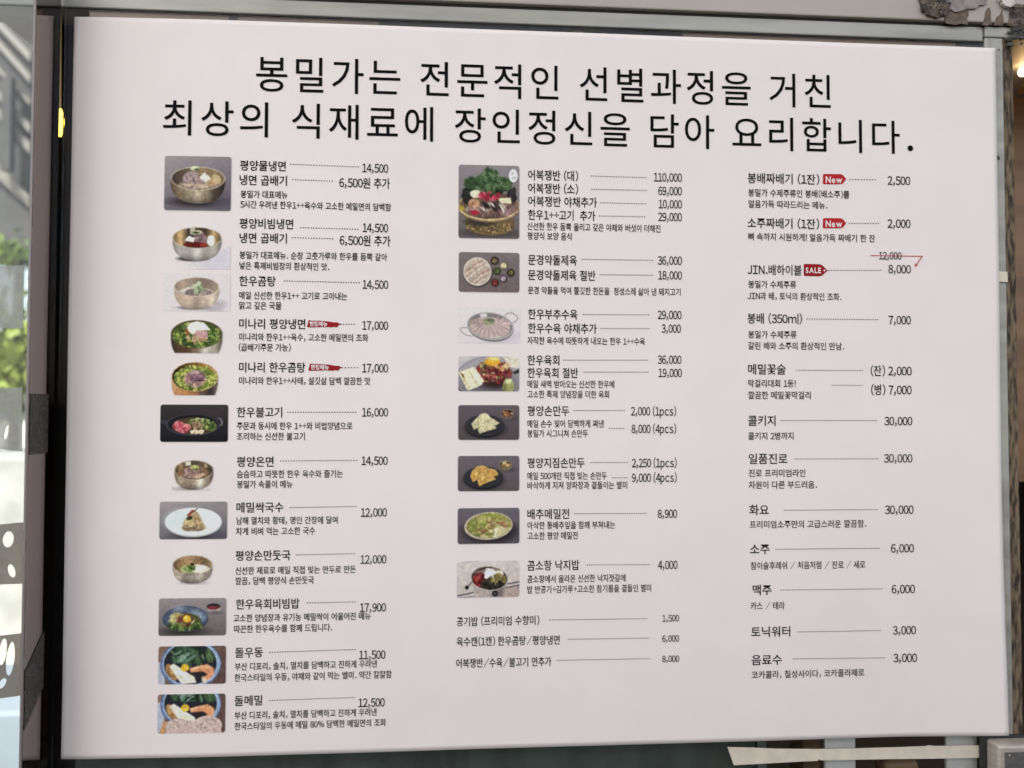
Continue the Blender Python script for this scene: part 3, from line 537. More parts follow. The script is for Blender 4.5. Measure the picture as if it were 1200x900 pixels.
for k in range(60):
    cx, cy, rr = ((370, 560, 150), (780, 545, 180))[k % 2]; a0 = rs.uniform(0, 6.28); q = rs.uniform(.25, 1); L = rs.uniform(.4, 1.1)
    p.line([(cx + rr * q * math.cos(a0 + t), cy + rr * .62 * q * math.sin(a0 + t)) for t in np.linspace(0, L, 5)], 7, [(176, 146, 138), (222, 200, 190), (160, 130, 124), (214, 188, 178)][rs.randint(4)], .75)
p.build('printed photo of udon bowl with two pinkish soba noodle mounds')

p = Pic((530, 185), 9, (62, 75, 712, 855), (140, 128, 130)); p.grad((146, 134, 138), (104, 95, 98), 90); p.ell(395, 790, 250, 40, (70, 60, 58), soft=50)
p.poly([(130, 640), (660, 640), (650, 740), (560, 800), (400, 822), (230, 800), (140, 740)], (120, 98, 62), 10); p.blobs(130, 395, 735, 250, 62, [(170, 142, 88), (95, 74, 44), (205, 175, 115), (80, 62, 38)], (4, 8), 1.3); p.ell(300, 680, 150, 45, (52, 46, 50), soft=40, alpha=.8); p.ell(390, 520, 325, 165, (120, 98, 70)); p.ell(390, 510, 325, 158, (196, 166, 112)); p.ell(390, 500, 308, 146, (110, 84, 70))
p.ell(100, 540, 26, 30, (190, 165, 50), soft=18); p.blobs(70, 400, 560, 260, 60, [(150, 118, 108), (120, 92, 86), (175, 146, 130), (96, 72, 68)], (10, 22), 1.9); p.blobs(16, 600, 540, 90, 60, [(165, 125, 120), (140, 104, 100)], (12, 22), 2.4)
p.blobs(50, 390, 300, 210, 110, [(36, 58, 32), (50, 78, 40), (28, 40, 28)], (18, 36), 1.3); leaves(p, 150, 390, 270, 230, 90, [(70, 112, 56), (100, 142, 74), (48, 84, 42), (128, 168, 96), (84, 126, 60)], (8, 22)); leaves(p, 60, 390, 180, 80, 60, [(90, 134, 70), (60, 100, 50), (130, 168, 100)], (8, 20)); leaves(p, 24, 190, 280, 60, 60, [(80, 124, 62), (60, 100, 50)], (8, 20)); p.blobs(26, 150, 400, 50, 70, [(40, 40, 38), (56, 54, 48)], (14, 28), 1.4); p.blobs(26, 630, 400, 40, 70, [(46, 40, 46), (60, 56, 54)], (14, 26), 1.4)
p.ell(245, 385, 58, 42, (222, 214, 180)); p.blobs(30, 390, 405, 110, 42, [(190, 50, 80), (215, 80, 110), (160, 35, 60)], (10, 22), 1.6); p.ell(230, 480, 62, 48, (176, 128, 96)); p.blobs(10, 225, 480, 50, 34, [(196, 148, 112), (150, 104, 76)], (10, 20), 1.4); p.poly([(490, 425), (615, 415), (625, 480), (500, 472)], (226, 214, 170)); p.blobs(22, 420, 520, 130, 46, [(222, 208, 190), (60, 46, 42), (196, 176, 156), (44, 34, 32)], (7, 13), 4, rot=.9)
p.ell(235, 580, 45, 26, (180, 35, 50)); p.line([(80, 560), (160, 620), (330, 655), (560, 640), (690, 560)], 12, (205, 178, 128), soft=8); p.ell(642, 185, 46, 70, (230, 224, 222), soft=8)
p.line([(622, 145), (640, 148), (628, 168)], 6, (120, 108, 110), .8); p.line([(640, 160), (622, 178)], 5, (120, 108, 110), .7); p.line([(640, 200), (636, 222)], 6, (120, 108, 110), .8); p.line([(650, 198), (664, 200), (660, 225)], 6, (120, 108, 110), .8); p.build('printed photo of tall brass hotpot piled with herbs, with white seal')

p = Pic((525, 285), 12, (145, 125, 1010, 695), (122, 108, 110)); p.grad((128, 114, 116), (116, 100, 100), 90); p.ell(425, 415, 205, 205, (70, 58, 58), soft=40, alpha=.8); p.ell(412, 400, 197, 200, (206, 196, 180)); i = p.em(412, 400, 176, 180); p.mix(i, (192, 176, 158))
for k in range(7):
    o_ = (k - 3) * 52; c, s_ = math.cos(-.62), math.sin(-.62); cx, cy = 412 - s_ * o_, 400 + c * o_
    p.line([(cx - 170 * c, cy - 170 * s_ + 12), (cx, cy - 10), (cx + 170 * c, cy + 170 * s_ + 12)], 30, [(206, 192, 172), (186, 150, 134), (198, 172, 154)][k % 3], .9, i, 14); p.line([(cx - 170 * c, cy - 170 * s_ + 30), (cx, cy + 10), (cx + 170 * c, cy + 170 * s_ + 30)], 7, (138, 104, 92), .8, i)
p.blobs(60, 412, 400, 170, 170, [(214, 204, 186), (170, 140, 124), (200, 184, 164)], (5, 10), 2.5, i, .5, -.6)
for cx, cy, r_, co_, ci_ in ((655, 245, 56, (46, 36, 30), (120, 100, 66)), (780, 312, 56, (120, 106, 82), (222, 206, 156)), (686, 392, 52, (50, 50, 34), (104, 136, 56)), (880, 412, 55, (54, 42, 32), (92, 84, 44)), (776, 496, 52, (62, 50, 52), (172, 146, 160)), (660, 552, 56, (66, 46, 42), (130, 46, 42))):
    p.ell(cx + 6, cy + 8, r_ + 4, r_ + 4, (78, 66, 68), soft=24, alpha=.7); p.ell(cx, cy, r_, r_, co_); p.ell(cx, cy, r_ * .72, r_ * .7, ci_); p.blobs(9, cx, cy, r_ * .5, r_ * .5, [ci_, tuple(min(255, v + 30) for v in ci_), tuple(int(v * .75) for v in ci_)], (7, 13), 1.5)
p.build('printed photo of round plate of pork slices with six sauce bowls')

p = Pic((525, 350), 12, (130, 120, 1015, 625), (210, 201, 204), .6); p.grad((219, 209, 208), (211, 203, 207), 60); p.ell(780, 560, 220, 60, (180, 172, 182), -.2, 90); p.line([(800, 235), (840, 200), (900, 198), (960, 230), (982, 275), (960, 310), (905, 340)], 13, (120, 112, 112)); p.line([(290, 412), (200, 412), (172, 430), (190, 470), (250, 515), (330, 530), (380, 515)], 13, (125, 118, 118))
p.ell(600, 405, 325, 200, (82, 78, 84), .12); p.ell(595, 385, 330, 192, (150, 146, 148), .12); p.ell(592, 380, 308, 172, (82, 76, 78), .12); i = p.em(592, 380, 306, 170, .12); p.poly([(445, 210), (545, 195), (545, 260), (455, 265)], (205, 198, 196), 20, clip=i); p.ell(590, 405, 285, 145, (178, 146, 136), .1, clip=i)
for k in range(64):
    a0 = math.pi * (-.12 + 1.24 * k / 63); p.line([(575 + 70 * math.cos(a0), 335 + 25 * math.sin(a0)), (585 + 270 * math.cos(a0), 370 + 172 * math.sin(a0))], 17, [(196, 164, 152), (150, 116, 110), (180, 146, 136), (128, 96, 92), (206, 178, 164)][k % 5], .85, i)
p.blobs(14, 430, 330, 110, 40, [(196, 164, 150), (170, 134, 124), (140, 106, 100)], (12, 24), 2.2, i); p.blobs(16, 780, 320, 90, 40, [(196, 166, 154), (160, 126, 118)], (12, 24), 2.2, i); p.poly([(570, 550), (760, 530), (700, 560), (600, 570)], (205, 198, 196), 14, clip=i); p.ell(570, 320, 85, 46, (96, 116, 50)); p.ell(600, 300, 50, 20, (52, 66, 34)); p.line([(500, 320), (600, 350)], 14, (165, 182, 75)); p.line([(540, 345), (580, 370)], 12, (150, 170, 60)); p.ell(320, 330, 36, 24, (120, 120, 84), -.5, 16); p.build('printed photo of steel pan with fanned slices of boiled beef')

p = Pic((530, 410), 12, (80, 85, 948, 588), (200, 190, 190)); p.grad((200, 190, 190), (158, 150, 152), 60); p.ell(520, 420, 480, 330, (150, 142, 150), soft=12); p.ell(530, 430, 465, 322, (164, 156, 160), soft=20); p.ell(520, 500, 420, 190, (112, 106, 112), soft=160); p.poly([(80, 540), (140, 588), (80, 588)], (40, 36, 36))
p.poly([(700, 85), (948, 85), (948, 250), (900, 262), (800, 230)], (224, 208, 188), 20); p.line([(780, 110), (900, 170), (948, 190)], 10, (200, 180, 156), .8); p.poly([(840, 318), (948, 262), (948, 318), (880, 340)], (52, 46, 46), 24); p.ell(580, 330, 255, 175, (112, 44, 40), .1, 30); p.ell(600, 480, 200, 70, (56, 38, 40), soft=60, alpha=.8); i = p.em(580, 300, 260, 180, .1, 30)
p.blobs(150, 580, 310, 245, 165, [(150, 52, 48), (180, 90, 72), (110, 34, 36), (196, 120, 88), (90, 30, 34), (140, 70, 80), (120, 110, 66)], (9, 22), 1.6, i); p.blobs(12, 700, 230, 100, 50, [(226, 190, 140), (205, 150, 90), (214, 180, 120)], (14, 26), 1.3); p.blobs(10, 440, 200, 60, 40, [(140, 132, 80), (210, 170, 110), (90, 80, 44)], (14, 24), 1.4); p.blobs(8, 540, 340, 160, 120, [(214, 190, 140), (128, 130, 80)], (9, 15), 1.4)
p.ell(562, 165, 108, 60, (238, 172, 36), soft=14); p.ell(575, 125, 80, 24, (252, 220, 130), soft=26); p.poly([(85, 320), (270, 250), (310, 240), (445, 435), (415, 490), (360, 520), (230, 570), (200, 545)], (232, 218, 180), 14); p.line([(120, 330), (240, 540)], 20, (190, 160, 96), .7); p.line([(180, 300), (300, 530)], 12, (250, 240, 212), .9); p.line([(230, 280), (350, 500)], 14, (196, 168, 106), .7); p.line([(280, 262), (400, 460)], 14, (248, 238, 206), .9); p.poly([(120, 330), (150, 340), (175, 400), (140, 380)], (120, 84, 34), 12)
p.poly([(705, 545), (720, 450), (760, 410), (820, 405), (860, 450), (870, 560), (830, 584), (740, 584)], (164, 166, 96), 14); p.ell(790, 440, 50, 36, (208, 206, 150), soft=24); p.ell(740, 540, 30, 50, (110, 112, 56), soft=40, alpha=.7); p.build('printed photo of raw beef tartare topped with egg yolk')

def dark_plate(p, cx, cy):
    p.ell(cx + 15, cy + 40, 285, 150, (58, 50, 54), soft=60, alpha=.8); p.ell(cx, cy + 12, 278, 160, (34, 33, 37)); p.ell(cx, cy - 4, 274, 152, (66, 64, 70)); p.ell(cx, cy, 262, 142, (54, 53, 58), soft=16)
def side_bowl(p, cx, cy, out, ins, foods):
    p.ell(cx + 30, cy + 70, 95, 30, (70, 62, 66), soft=50, alpha=.7); p.ell(cx, cy + 22, 94, 68, out); p.ell(cx - 2, cy - 8, 90, 50, tuple(int(v * 1.25) for v in out)); p.ell(cx - 2, cy - 4, 80, 42, ins); p.blobs(16, cx, cy + 4, 62, 32, foods, (10, 19), 1.4)
def dumpling(p, pts, base, edge, deep):
    p.poly([(x + 8, y + 12) for x, y in pts], (40, 36, 36), 16, .7); p.poly(pts, base, 12); m = p.pm(pts, 30); cx = sum(q[0] for q in pts) / len(pts); cy = sum(q[1] for q in pts) / len(pts)
    p.line(pts[:-2], 16, edge, .7, m); p.blobs(14, cx, cy, 90, 50, [deep, base, edge], (8, 18), 2, m, .5)
p = Pic((525, 465), 12, (138, 112, 1008, 612), (98, 86, 92)); p.grad((104, 92, 100), (88, 76, 78), 90); dark_plate(p, 515, 405); c1, c2, c3 = (206, 192, 148), (226, 214, 176), (180, 164, 116)
dumpling(p, [(330, 380), (400, 300), (450, 250), (510, 228), (560, 250), (600, 300), (560, 340), (420, 440), (360, 465)], c1, c2, c3); dumpling(p, [(470, 360), (520, 310), (600, 295), (660, 330), (722, 370), (680, 400), (600, 420)], c1, c2, c3); dumpling(p, [(420, 470), (450, 400), (520, 365), (590, 370), (680, 435), (650, 455), (520, 490), (445, 520)], c1, c2, c3)
side_bowl(p, 838, 230, (112, 92, 84), (70, 50, 40), [(196, 130, 70), (150, 90, 50), (220, 190, 150), (110, 64, 40)]); p.build('printed photo of pale steamed dumplings on a black plate')
p = Pic((525, 525), 12, (133, 105, 1008, 612), (104, 94, 98)); p.grad((112, 101, 106), (96, 85, 88), 90); dark_plate(p, 495, 412); c1, c2, c3 = (206, 156, 72), (236, 200, 120), (165, 112, 44)
dumpling(p, [(315, 400), (340, 320), (400, 265), (480, 248), (560, 275), (600, 320), (480, 360), (400, 450), (350, 480)], c1, c2, c3); dumpling(p, [(540, 300), (600, 290), (660, 310), (705, 365), (690, 390), (640, 400), (590, 370)], c1, c2, c3); dumpling(p, [(412, 450), (440, 390), (500, 350), (570, 345), (620, 385), (668, 440), (560, 480), (445, 535), (425, 505)], c1, c2, c3)
side_bowl(p, 808, 232, (120, 106, 84), (84, 68, 46), [(196, 150, 96), (170, 120, 70), (220, 195, 150), (120, 100, 56)]); p.build('printed photo of golden fried dumplings on a black plate')

p = Pic((525, 585), 12, (130, 118, 1010, 632), (104, 94, 102)); p.grad((110, 100, 110), (92, 84, 90), 90); p.ell(590, 450, 370, 170, (48, 42, 46), soft=90); p.ell(565, 385, 340, 190, (126, 112, 98), -.06); p.ell(570, 372, 338, 192, (196, 180, 156), -.06); p.ell(572, 372, 312, 172, (96, 80, 60), -.06); i = p.em(580, 368, 310, 172, -.06)
p.mix(i, (160, 152, 82)); p.blobs(150, 580, 365, 300, 165, [(150, 158, 70), (180, 176, 96), (120, 126, 52), (196, 188, 118), (165, 148, 84), (134, 140, 58)], (12, 30), 2.0, i, .8); p.blobs(26, 680, 370, 150, 80, [(160, 110, 80), (140, 90, 64), (180, 136, 100)], (7, 14), 3, i, .8, .5); p.blobs(16, 740, 450, 130, 70, [(222, 208, 170), (205, 188, 140)], (14, 30), 1.7, i, .85); p.blobs(12, 480, 430, 70, 40, [(140, 92, 66), (100, 72, 46)], (7, 12), 2.4, i)
p.ell(600, 215, 90, 30, (160, 170, 60), soft=40, clip=i); p.blobs(10, 600, 520, 150, 24, [(222, 210, 180), (196, 178, 130)], (10, 20), 2, i); p.build('printed photo of green cabbage pancake on an oval dish')

p = Pic((530, 650), 12, (60, 80, 950, 605), (206, 194, 188)); p.grad((210, 199, 194), (196, 180, 172), 70); p.line([(60, 130), (230, 95), (400, 80)], 12, (170, 158, 158), .7); p.poly([(640, 490), (950, 440), (950, 605), (640, 605)], (176, 152, 142), 50, .9); p.line([(60, 575), (300, 525)], 20, (96, 96, 112)); p.line([(90, 605), (320, 580)], 14, (120, 120, 140)); p.line([(740, 420), (950, 385)], 16, (84, 78, 86)); p.line([(740, 470), (950, 432)], 14, (70, 62, 70))
p.line([(270, 380), (220, 450)], 22, (120, 110, 108)); p.ell(205, 455, 26, 28, (36, 32, 34)); p.poly([(270, 400), (780, 340), (740, 560), (620, 600), (380, 590), (300, 480)], (176, 162, 154), 30); p.poly([(560, 520), (740, 430), (700, 600), (560, 600)], (110, 98, 94), 60, .8); p.ell(520, 325, 268, 175, (205, 194, 186), .12); p.ell(520, 330, 254, 162, (80, 62, 56), .12); i = p.em(520, 330, 252, 160, .12)
p.poly([(290, 240), (700, 160), (700, 240), (400, 280)], (150, 128, 114), 40, clip=i); p.blobs(40, 385, 350, 95, 100, [(110, 26, 28), (140, 36, 38), (76, 20, 22), (165, 60, 56)], (12, 28), 1.5, i); p.blobs(16, 545, 260, 75, 70, [(232, 222, 208), (244, 238, 226), (214, 200, 180)], (20, 38), 1.3, i); p.blobs(10, 660, 270, 50, 36, [(226, 214, 196), (200, 180, 140)], (14, 26), 1.4, i); p.blobs(34, 650, 340, 110, 60, [(150, 134, 66), (120, 108, 56), (96, 90, 50), (180, 160, 90)], (10, 20), 1.9, i); p.blobs(34, 570, 430, 150, 60, [(46, 44, 36), (66, 60, 44), (34, 32, 30), (84, 76, 52)], (12, 24), 1.7, i)
p.ell(600, 545, 42, 42, (44, 38, 40)); p.ell(600, 545, 24, 22, (80, 72, 72)); p.build('printed photo of steel pot of octopus rice with seaweed')

# ------------------------------------------------------------------ printed writing
def ink_mat(name, col): return mat(name, tuple(ink(col)), .7, spec=.06)
M_ink = ink_mat('black_ink', (10, 9, 10)); M_ink2 = ink_mat('grey_ink', (34, 29, 30)); M_ink3 = ink_mat('brown_grey_ink', (46, 38, 37))
M_red = ink_mat('red_ink', (168, 38, 44)); M_dred = ink_mat('dark_red_ink', (140, 30, 34)); M_white_ink = ink_mat('white_ink', (228, 205, 205))
TEXTS = []                                   # (name, text, x0, x1, y, em px, bold, material, parent, offset)
def T(name, s, x0, x1, y, em, bold=0., m=None, parent=None, off=.0005, track=1.0):
    TEXTS.append((name, s, x0, x1, y, em, bold, m or M_ink2, parent, off, track))
def leader(x0, x1, y0, y1, step, wd=.5, ht=1.1, m=None):
    step = 3.0 if step > 2.1 else 2.65; wd = .42; ht = 1.2
    n = max(2, int(round((x1 - x0) / step))); xs = np.linspace(x0, x1 - step * wd, n); ys = y0 + (y1 - y0) * (xs - x0) / (x1 - x0); co = []; fc = []
    for k, (x, y) in enumerate(zip(xs, ys)):
        qx = np.array([x, x + step * wd, x + step * wd, x]); qy = np.array([y + ht / 2, y + ht / 2, y - ht / 2, y - ht / 2]); a, b = uv(qx, qy)
        co.append(pw(a, b, .0005)); fc.append([4 * k, 4 * k + 1, 4 * k + 2, 4 * k + 3])
    return link('dotted_leader', mesh_np('dotted_leader', np.concatenate(co), np.array(fc)), m or M_ink3, poster)
def N(s, x0, x1, y): T('dish_name', s, x0, x1, y, 13.1, .012)
def D(s, x0, x1, y, em=9.9): T('dish_description', s, x0, x1, y, em, .012, M_ink3)
def P(s, x0, x1, y, em=13.4): T('price', s, x0, x1, y, em, .012)

T('headline_lettering', '봉밀가는 전문적인 선별과정을 거친', 300, 973, 86, 45.5, .003, M_ink, track=1.09)
T('headline_lettering', '최상의 식재료에 장인정신을 담아 요리합니다.', 190.5, 1069, 137, 45.5, .003, M_ink, track=1.09)
# left column
N('평양물냉면', 281.3, 335, 193.7); leader(340, 420.5, 192.5, 195.8, 2.7); P('14,500', 424.5, 455, 196.8)
N('냉면 곱배기', 280.8, 336.3, 210.8); leader(342.5, 390, 210.6, 212.4, 2.7); P('6,500원 추가', 397.5, 457, 214.0, 13.8)
D('봉밀가 대표메뉴', 282, 337, 227.5); D('5시간 우려낸 한우1++육수와 고소한 메밀면의 담백함', 281.8, 458.3, 239.5)
N('평양비빔냉면', 280.8, 343.8, 261.8); leader(352, 420, 267, 268.8, 2.7); P('14,500', 425, 455, 266.8)
N('냉면 곱배기', 280.8, 336.3, 278.8); leader(342.5, 390.5, 278.6, 280, 2.7); P('6,500원 추가', 398, 457.5, 281.6, 13.8)
D('봉밀가 대표메뉴. 순창 고춧가루와 한우를 듬뿍 갈아', 280.8, 453.8, 298.8); D('넣은 특제비빔장의 환상적인 맛.', 280.8, 386, 311.3)
N('한우곰탕', 280.5, 323.3, 329.3); leader(333, 421.5, 329.3, 331.5, 2.7); P('14,500', 425, 455, 333.3)
D('매일 신선한 한우1++ 고기로 고아내는', 280.5, 406.8, 346); D('맑고 깊은 국물', 280.5, 330, 358)
N('미나리 평양냉면', 280.5, 358, 379.3); leader(399, 416, 380, 380, 2.7); P('17,000', 424.5, 455, 381.3)
D('미나리와 한우1++육수, 고소한 메밀면의 조화', 280.5, 431.5, 394.8); D('(곱배기주문 가능)', 280, 341, 407)
N('미나리 한우곰탕', 280.5, 358, 430.3); leader(400.5, 420, 430.8, 430.8, 2.7); P('17,000', 424.5, 455, 431.3)
D('미나리와 한우1++사태, 설깃살 담백 깔끔한 맛', 280.5, 434, 446)
N('한우불고기', 278, 331, 483); leader(337, 417.5, 483, 483, 2.7); P('16,000', 424.3, 455, 483)
D('주문과 동시에 한우 1++와 비법양념으로', 278, 413, 499); D('조리하는 신선한 불고기', 278, 357.5, 511.3)
N('평양온면', 278, 321, 541); leader(329, 418.8, 540, 539.4, 2.7); P('14,500', 423.8, 454.5, 539.8)
D('슴슴하고 따뜻한 한우 육수와 즐기는', 278, 402, 555.5); D('봉밀가 속풀이 메뉴', 278, 343, 567.5)
N('메밀싹국수', 277.5, 332.5, 594.5); leader(340, 417.5, 594.5, 593.3, 2.6); P('12,000', 423, 453.5, 600.3)
D('남해 멸치와 황태, 명인 간장에 달여', 277.5, 395.8, 610); D('차게 비벼 먹는 고소한 국수', 276.8, 369.5, 622.5)
N('평양손만둣국', 276.3, 340.5, 651); leader(347, 416, 650, 648.5, 2.6); P('12,000', 422.5, 453, 655.3)
D('신선한 재료로 매일 직접 빚는 만두로 만든', 276, 417, 668.6); D('깔끔, 담백 평양식 손만둣국', 276, 368, 680.7)
N('한우육회비빔밥', 276.8, 351, 708); leader(360, 417, 706.3, 705, 2.6); P('17,900', 421.8, 452.5, 711.8)
D('고소한 양념장과 유기농 메밀싹이 어울어진 메뉴', 273.8, 434.5, 724.2); D('따끈한 한우육수를 함께 드립니다.', 274.5, 389.5, 737)
N('돌우동', 275.8, 308.3, 764.5); leader(315.8, 417, 764.2, 760.8, 2.6); P('11,500', 420.8, 451.8, 767.3)
D('부산 디포리, 솔치, 멸치를 담백하고 진하게 우려낸', 275.5, 441.8, 781); D('한국스타일의 우동, 야채와 같이 먹는 별미. 약간 칼칼함', 275, 459, 794)
N('돌메밀', 275, 307.5, 821); leader(315.8, 415, 820.5, 817, 2.6); P('12,500', 420, 451, 823.3)
D('부산 디포리, 솔치, 멸치를 담백하고 진하게 우려낸', 275, 441.3, 838.3); D('한국스타일의 우동에 메밀 80% 담백한 메밀면의 조화', 275, 452.5, 851)
# middle column
N('어복쟁반 (대)', 618.8, 677.5, 205); leader(692.5, 757.5, 206.2, 208, 1.9); P('110,000', 766.3, 799.3, 207.3)
N('어복쟁반 (소)', 618.8, 677.5, 220.5); leader(693, 758, 221.8, 223, 1.9); P('69,000', 771.3, 799.3, 223.3)
N('어복쟁반 야채추가', 618.8, 699.5, 235.7); leader(703.3, 757.5, 237.5, 238.8, 1.9); P('10,000', 772, 799.3, 238.8)
N('한우1++고기  추가', 618.8, 697.5, 251.6); leader(702, 756, 253, 254, 1.9); P('29,000', 771.3, 799.3, 253.8)
D('신선한 한우 듬뿍 올리고 갖은 야채와 버섯이 더해진', 618, 774, 265); D('평양식 보양 음식', 618, 670, 276.3)
N('문경약돌제육', 618.8, 676, 304.3); leader(682, 765, 303.8, 305, 1.9); P('36,000', 770.8, 799.3, 305)
N('문경약돌제육 절반', 618.8, 698, 322); leader(703, 765, 321.8, 322.5, 1.9); P('18,000', 771.5, 799.3, 322.3)
D('문경 약돌을 먹여 쫄깃한 한돈을  정성스레 삶아 낸 돼지고기', 618.8, 797.5, 340)
N('한우부추수육', 618.8, 676.8, 368); leader(683, 760.8, 368.5, 368.8, 1.9); P('29,000', 770.8, 798.8, 368.8)
N('한우수육 야채추가', 618.8, 699.5, 384.5); leader(704, 760.8, 384.8, 385, 1.9); P('3,000', 775.5, 798, 384.8)
D('자작한 육수에 따뜻하게 내오는 한우 1++수육', 618, 756, 399)
N('한우육회', 618, 655.5, 422); leader(660, 759.5, 422, 422, 1.9); P('36,000', 770.8, 798.8, 421.3)
N('한우육회 절반', 618, 677.5, 436.8); leader(684, 760, 436, 436, 1.9); P('19,000', 771.8, 799.3, 436.8)
D('매일 새벽 받아오는 신선한 한우에', 618, 720, 450); D('고소한 특제 양념장을 더한 육회', 618, 713.8, 462)
N('평양손만두', 618, 667, 481.5); leader(672, 732, 481, 481, 1.9); P('2,000 (1pcs)', 739.5, 792.5, 481.8)
D('매일 손수 빚어 담백하게 쪄낸', 618, 707.5, 496.5); leader(713.8, 731.3, 502, 502, 1.9); P('8,000 (4pcs)', 740, 792.5, 502.5); D('봉밀가 시그니쳐 손만두', 618, 689, 508)
N('평양지짐손만두', 618, 685, 542.5); leader(692, 735.5, 542, 542, 1.9); P('2,250 (1pcs)', 740.5, 793, 542.5)
D('매일 500개만 직접 빚는 손만두', 618, 711, 557.8); leader(717.5, 735, 559.8, 559.8, 1.9); P('9,000 (4pcs)', 740.5, 793, 559.8); D('바삭하게 지져 양파장과 곁들이는 별미', 618, 735, 569)
N('배추메밀전', 618, 667, 602.5); leader(673, 757, 602, 601.6, 1.9); P('8,900', 770.8, 793.5, 602)
D('아삭한 통배추잎을 함께 부쳐내는', 618, 720.8, 615.8); D('고소한 평양 메밀전', 618, 677, 628)
N('곰소항 낙지밥', 617.8, 678.8, 662.8); leader(687.5, 761, 662, 661.6, 1.9); P('4,000', 771, 794, 662)
D('곰소항에서 올라온 신선한 낙지젓갈에', 617.8, 733, 678.7); D('밥 반공기+김가루+고소한 참기름을 곁들인 별미', 617.8, 763, 691)
T('dish_name', '공기밥 (프리미엄 수향미)', 535, 632, 728.3, 12.0, .012, M_ink2); leader(643.8, 757.5, 726.4, 724.8, 1.9); P('1,500', 776, 796, 724.5, 10.4)
T('dish_name', '육수캔(1캔) 한우곰탕/평양냉면', 535, 655.8, 752, 12.0, .012, M_ink2); leader(665.8, 759.5, 749, 747.5, 1.9); P('6,000', 775.8, 795.8, 748.3, 10.4)
T('dish_name', '어복쟁반/수육/불고기 면추가', 534.5, 646, 777.3, 12.0, .012, M_ink2); leader(653, 761, 773.6, 771.6, 1.9); P('8,000', 775.8, 796, 772, 10.4)
# right column
def N3(s, x0, x1, y): T('dish_name', s, x0, x1, y, 13.4, .012, M_ink2)
N3('봉배짜배기 (1잔)', 876, 960, 208.6); leader(995, 1026, 210.6, 211, 2.2); P('2,500', 1039.5, 1066, 211.6)
D('봉밀가 수제주류인 봉배(배소주)를', 876.8, 995, 225.6); D('얼음가득 따라드리는 메뉴.', 876.8, 969.5, 238.8)
N3('소주짜배기 (1잔)', 876, 960, 261); leader(994.5, 1029.5, 261.8, 262, 2.2); P('2,000', 1039.5, 1066.3, 262)
D('뼈 속까지 시원하게! 얼음가득 짜배기 한 잔', 876.8, 1025, 277)
T('struck_price', '12,000', 1029.5, 1056, 299.6, 11.6, .012, M_ink2)
N3('JIN.배하이볼', 876, 939.5, 315.8); leader(971, 1032, 316.7, 317, 1.9); P('8,000', 1040.5, 1066.8, 315.3)
D('봉밀가 수제주류', 876.8, 933, 333); D('JIN과 배, 토닉의 환상적인 조화.', 876, 986, 346.6)
N3('봉배 (350ml)', 876, 940, 373); leader(945.8, 1028.8, 373.8, 374.6, 1.9); P('7,000', 1040.8, 1067, 375)
D('봉밀가 수제주류', 876.8, 933.5, 391.8); D('갈린 배와 소주의 환상적인 만남.', 876.8, 989, 405)
N3('메밀꽃술', 876.8, 920.8, 432.6); leader(933, 1011, 433.8, 434.2, 1.9); P('(잔) 2,000', 1020, 1068, 434.5, 13.8)
D('막걸리대회 1등!', 876.8, 932.5, 449.2); leader(974.5, 1010, 451.4, 451.6, 1.9); P('(병) 7,000', 1020.5, 1068, 456.8, 13.8); D('깔끔한 메밀꽃막걸리', 876.8, 950, 463)
N3('콜키지', 876.8, 909, 493); leader(915, 1027, 492.8, 492.8, 1.9); P('30,000', 1036, 1068.8, 493.3); D('콜키지 2병까지', 877, 930, 511)
N3('일품진로', 877.5, 923, 537.7); leader(931.8, 1028.5, 537.8, 537.6, 1.9); P('30,000', 1035.5, 1069, 537); D('진로 프리미엄라인', 877.5, 943.8, 554.5); D('차원이 다른 부드러움.', 877.5, 957.5, 568.3)
N3('화요', 878, 901, 597.6); leader(919, 1028, 598, 597, 1.9); P('30,000', 1036.8, 1070.5, 597.3); D('프리미엄소주만의 고급스러운 깔끔함.', 878.5, 1015, 614.7)
N3('소주', 878.8, 901.8, 643.6); leader(908.8, 1030, 643.6, 642.4, 1.9); P('6,000', 1043.8, 1071, 642.5); D('참이슬후레쉬 / 처음처럼 / 진로 / 새로', 879.5, 1013.8, 663)
N3('맥주', 881.8, 904, 691.4); leader(914.5, 1033.8, 691.3, 689.8, 1.9); P('6,000', 1044.5, 1072, 690.3); D('카스 / 테라', 879.5, 919.5, 710)
N3('토닉워터', 880, 925.8, 740.4); leader(935, 1031.8, 740.3, 738.6, 1.9); P('3,000', 1045.8, 1073, 738.5)
N3('음료수', 880.5, 916, 773.4); leader(929, 1036, 771.8, 770.6, 1.9); P('3,000', 1046.5, 1074, 770.8); D('코카콜라, 칠성사이다, 코카콜라제로', 880.5, 1012.5, 790.7)

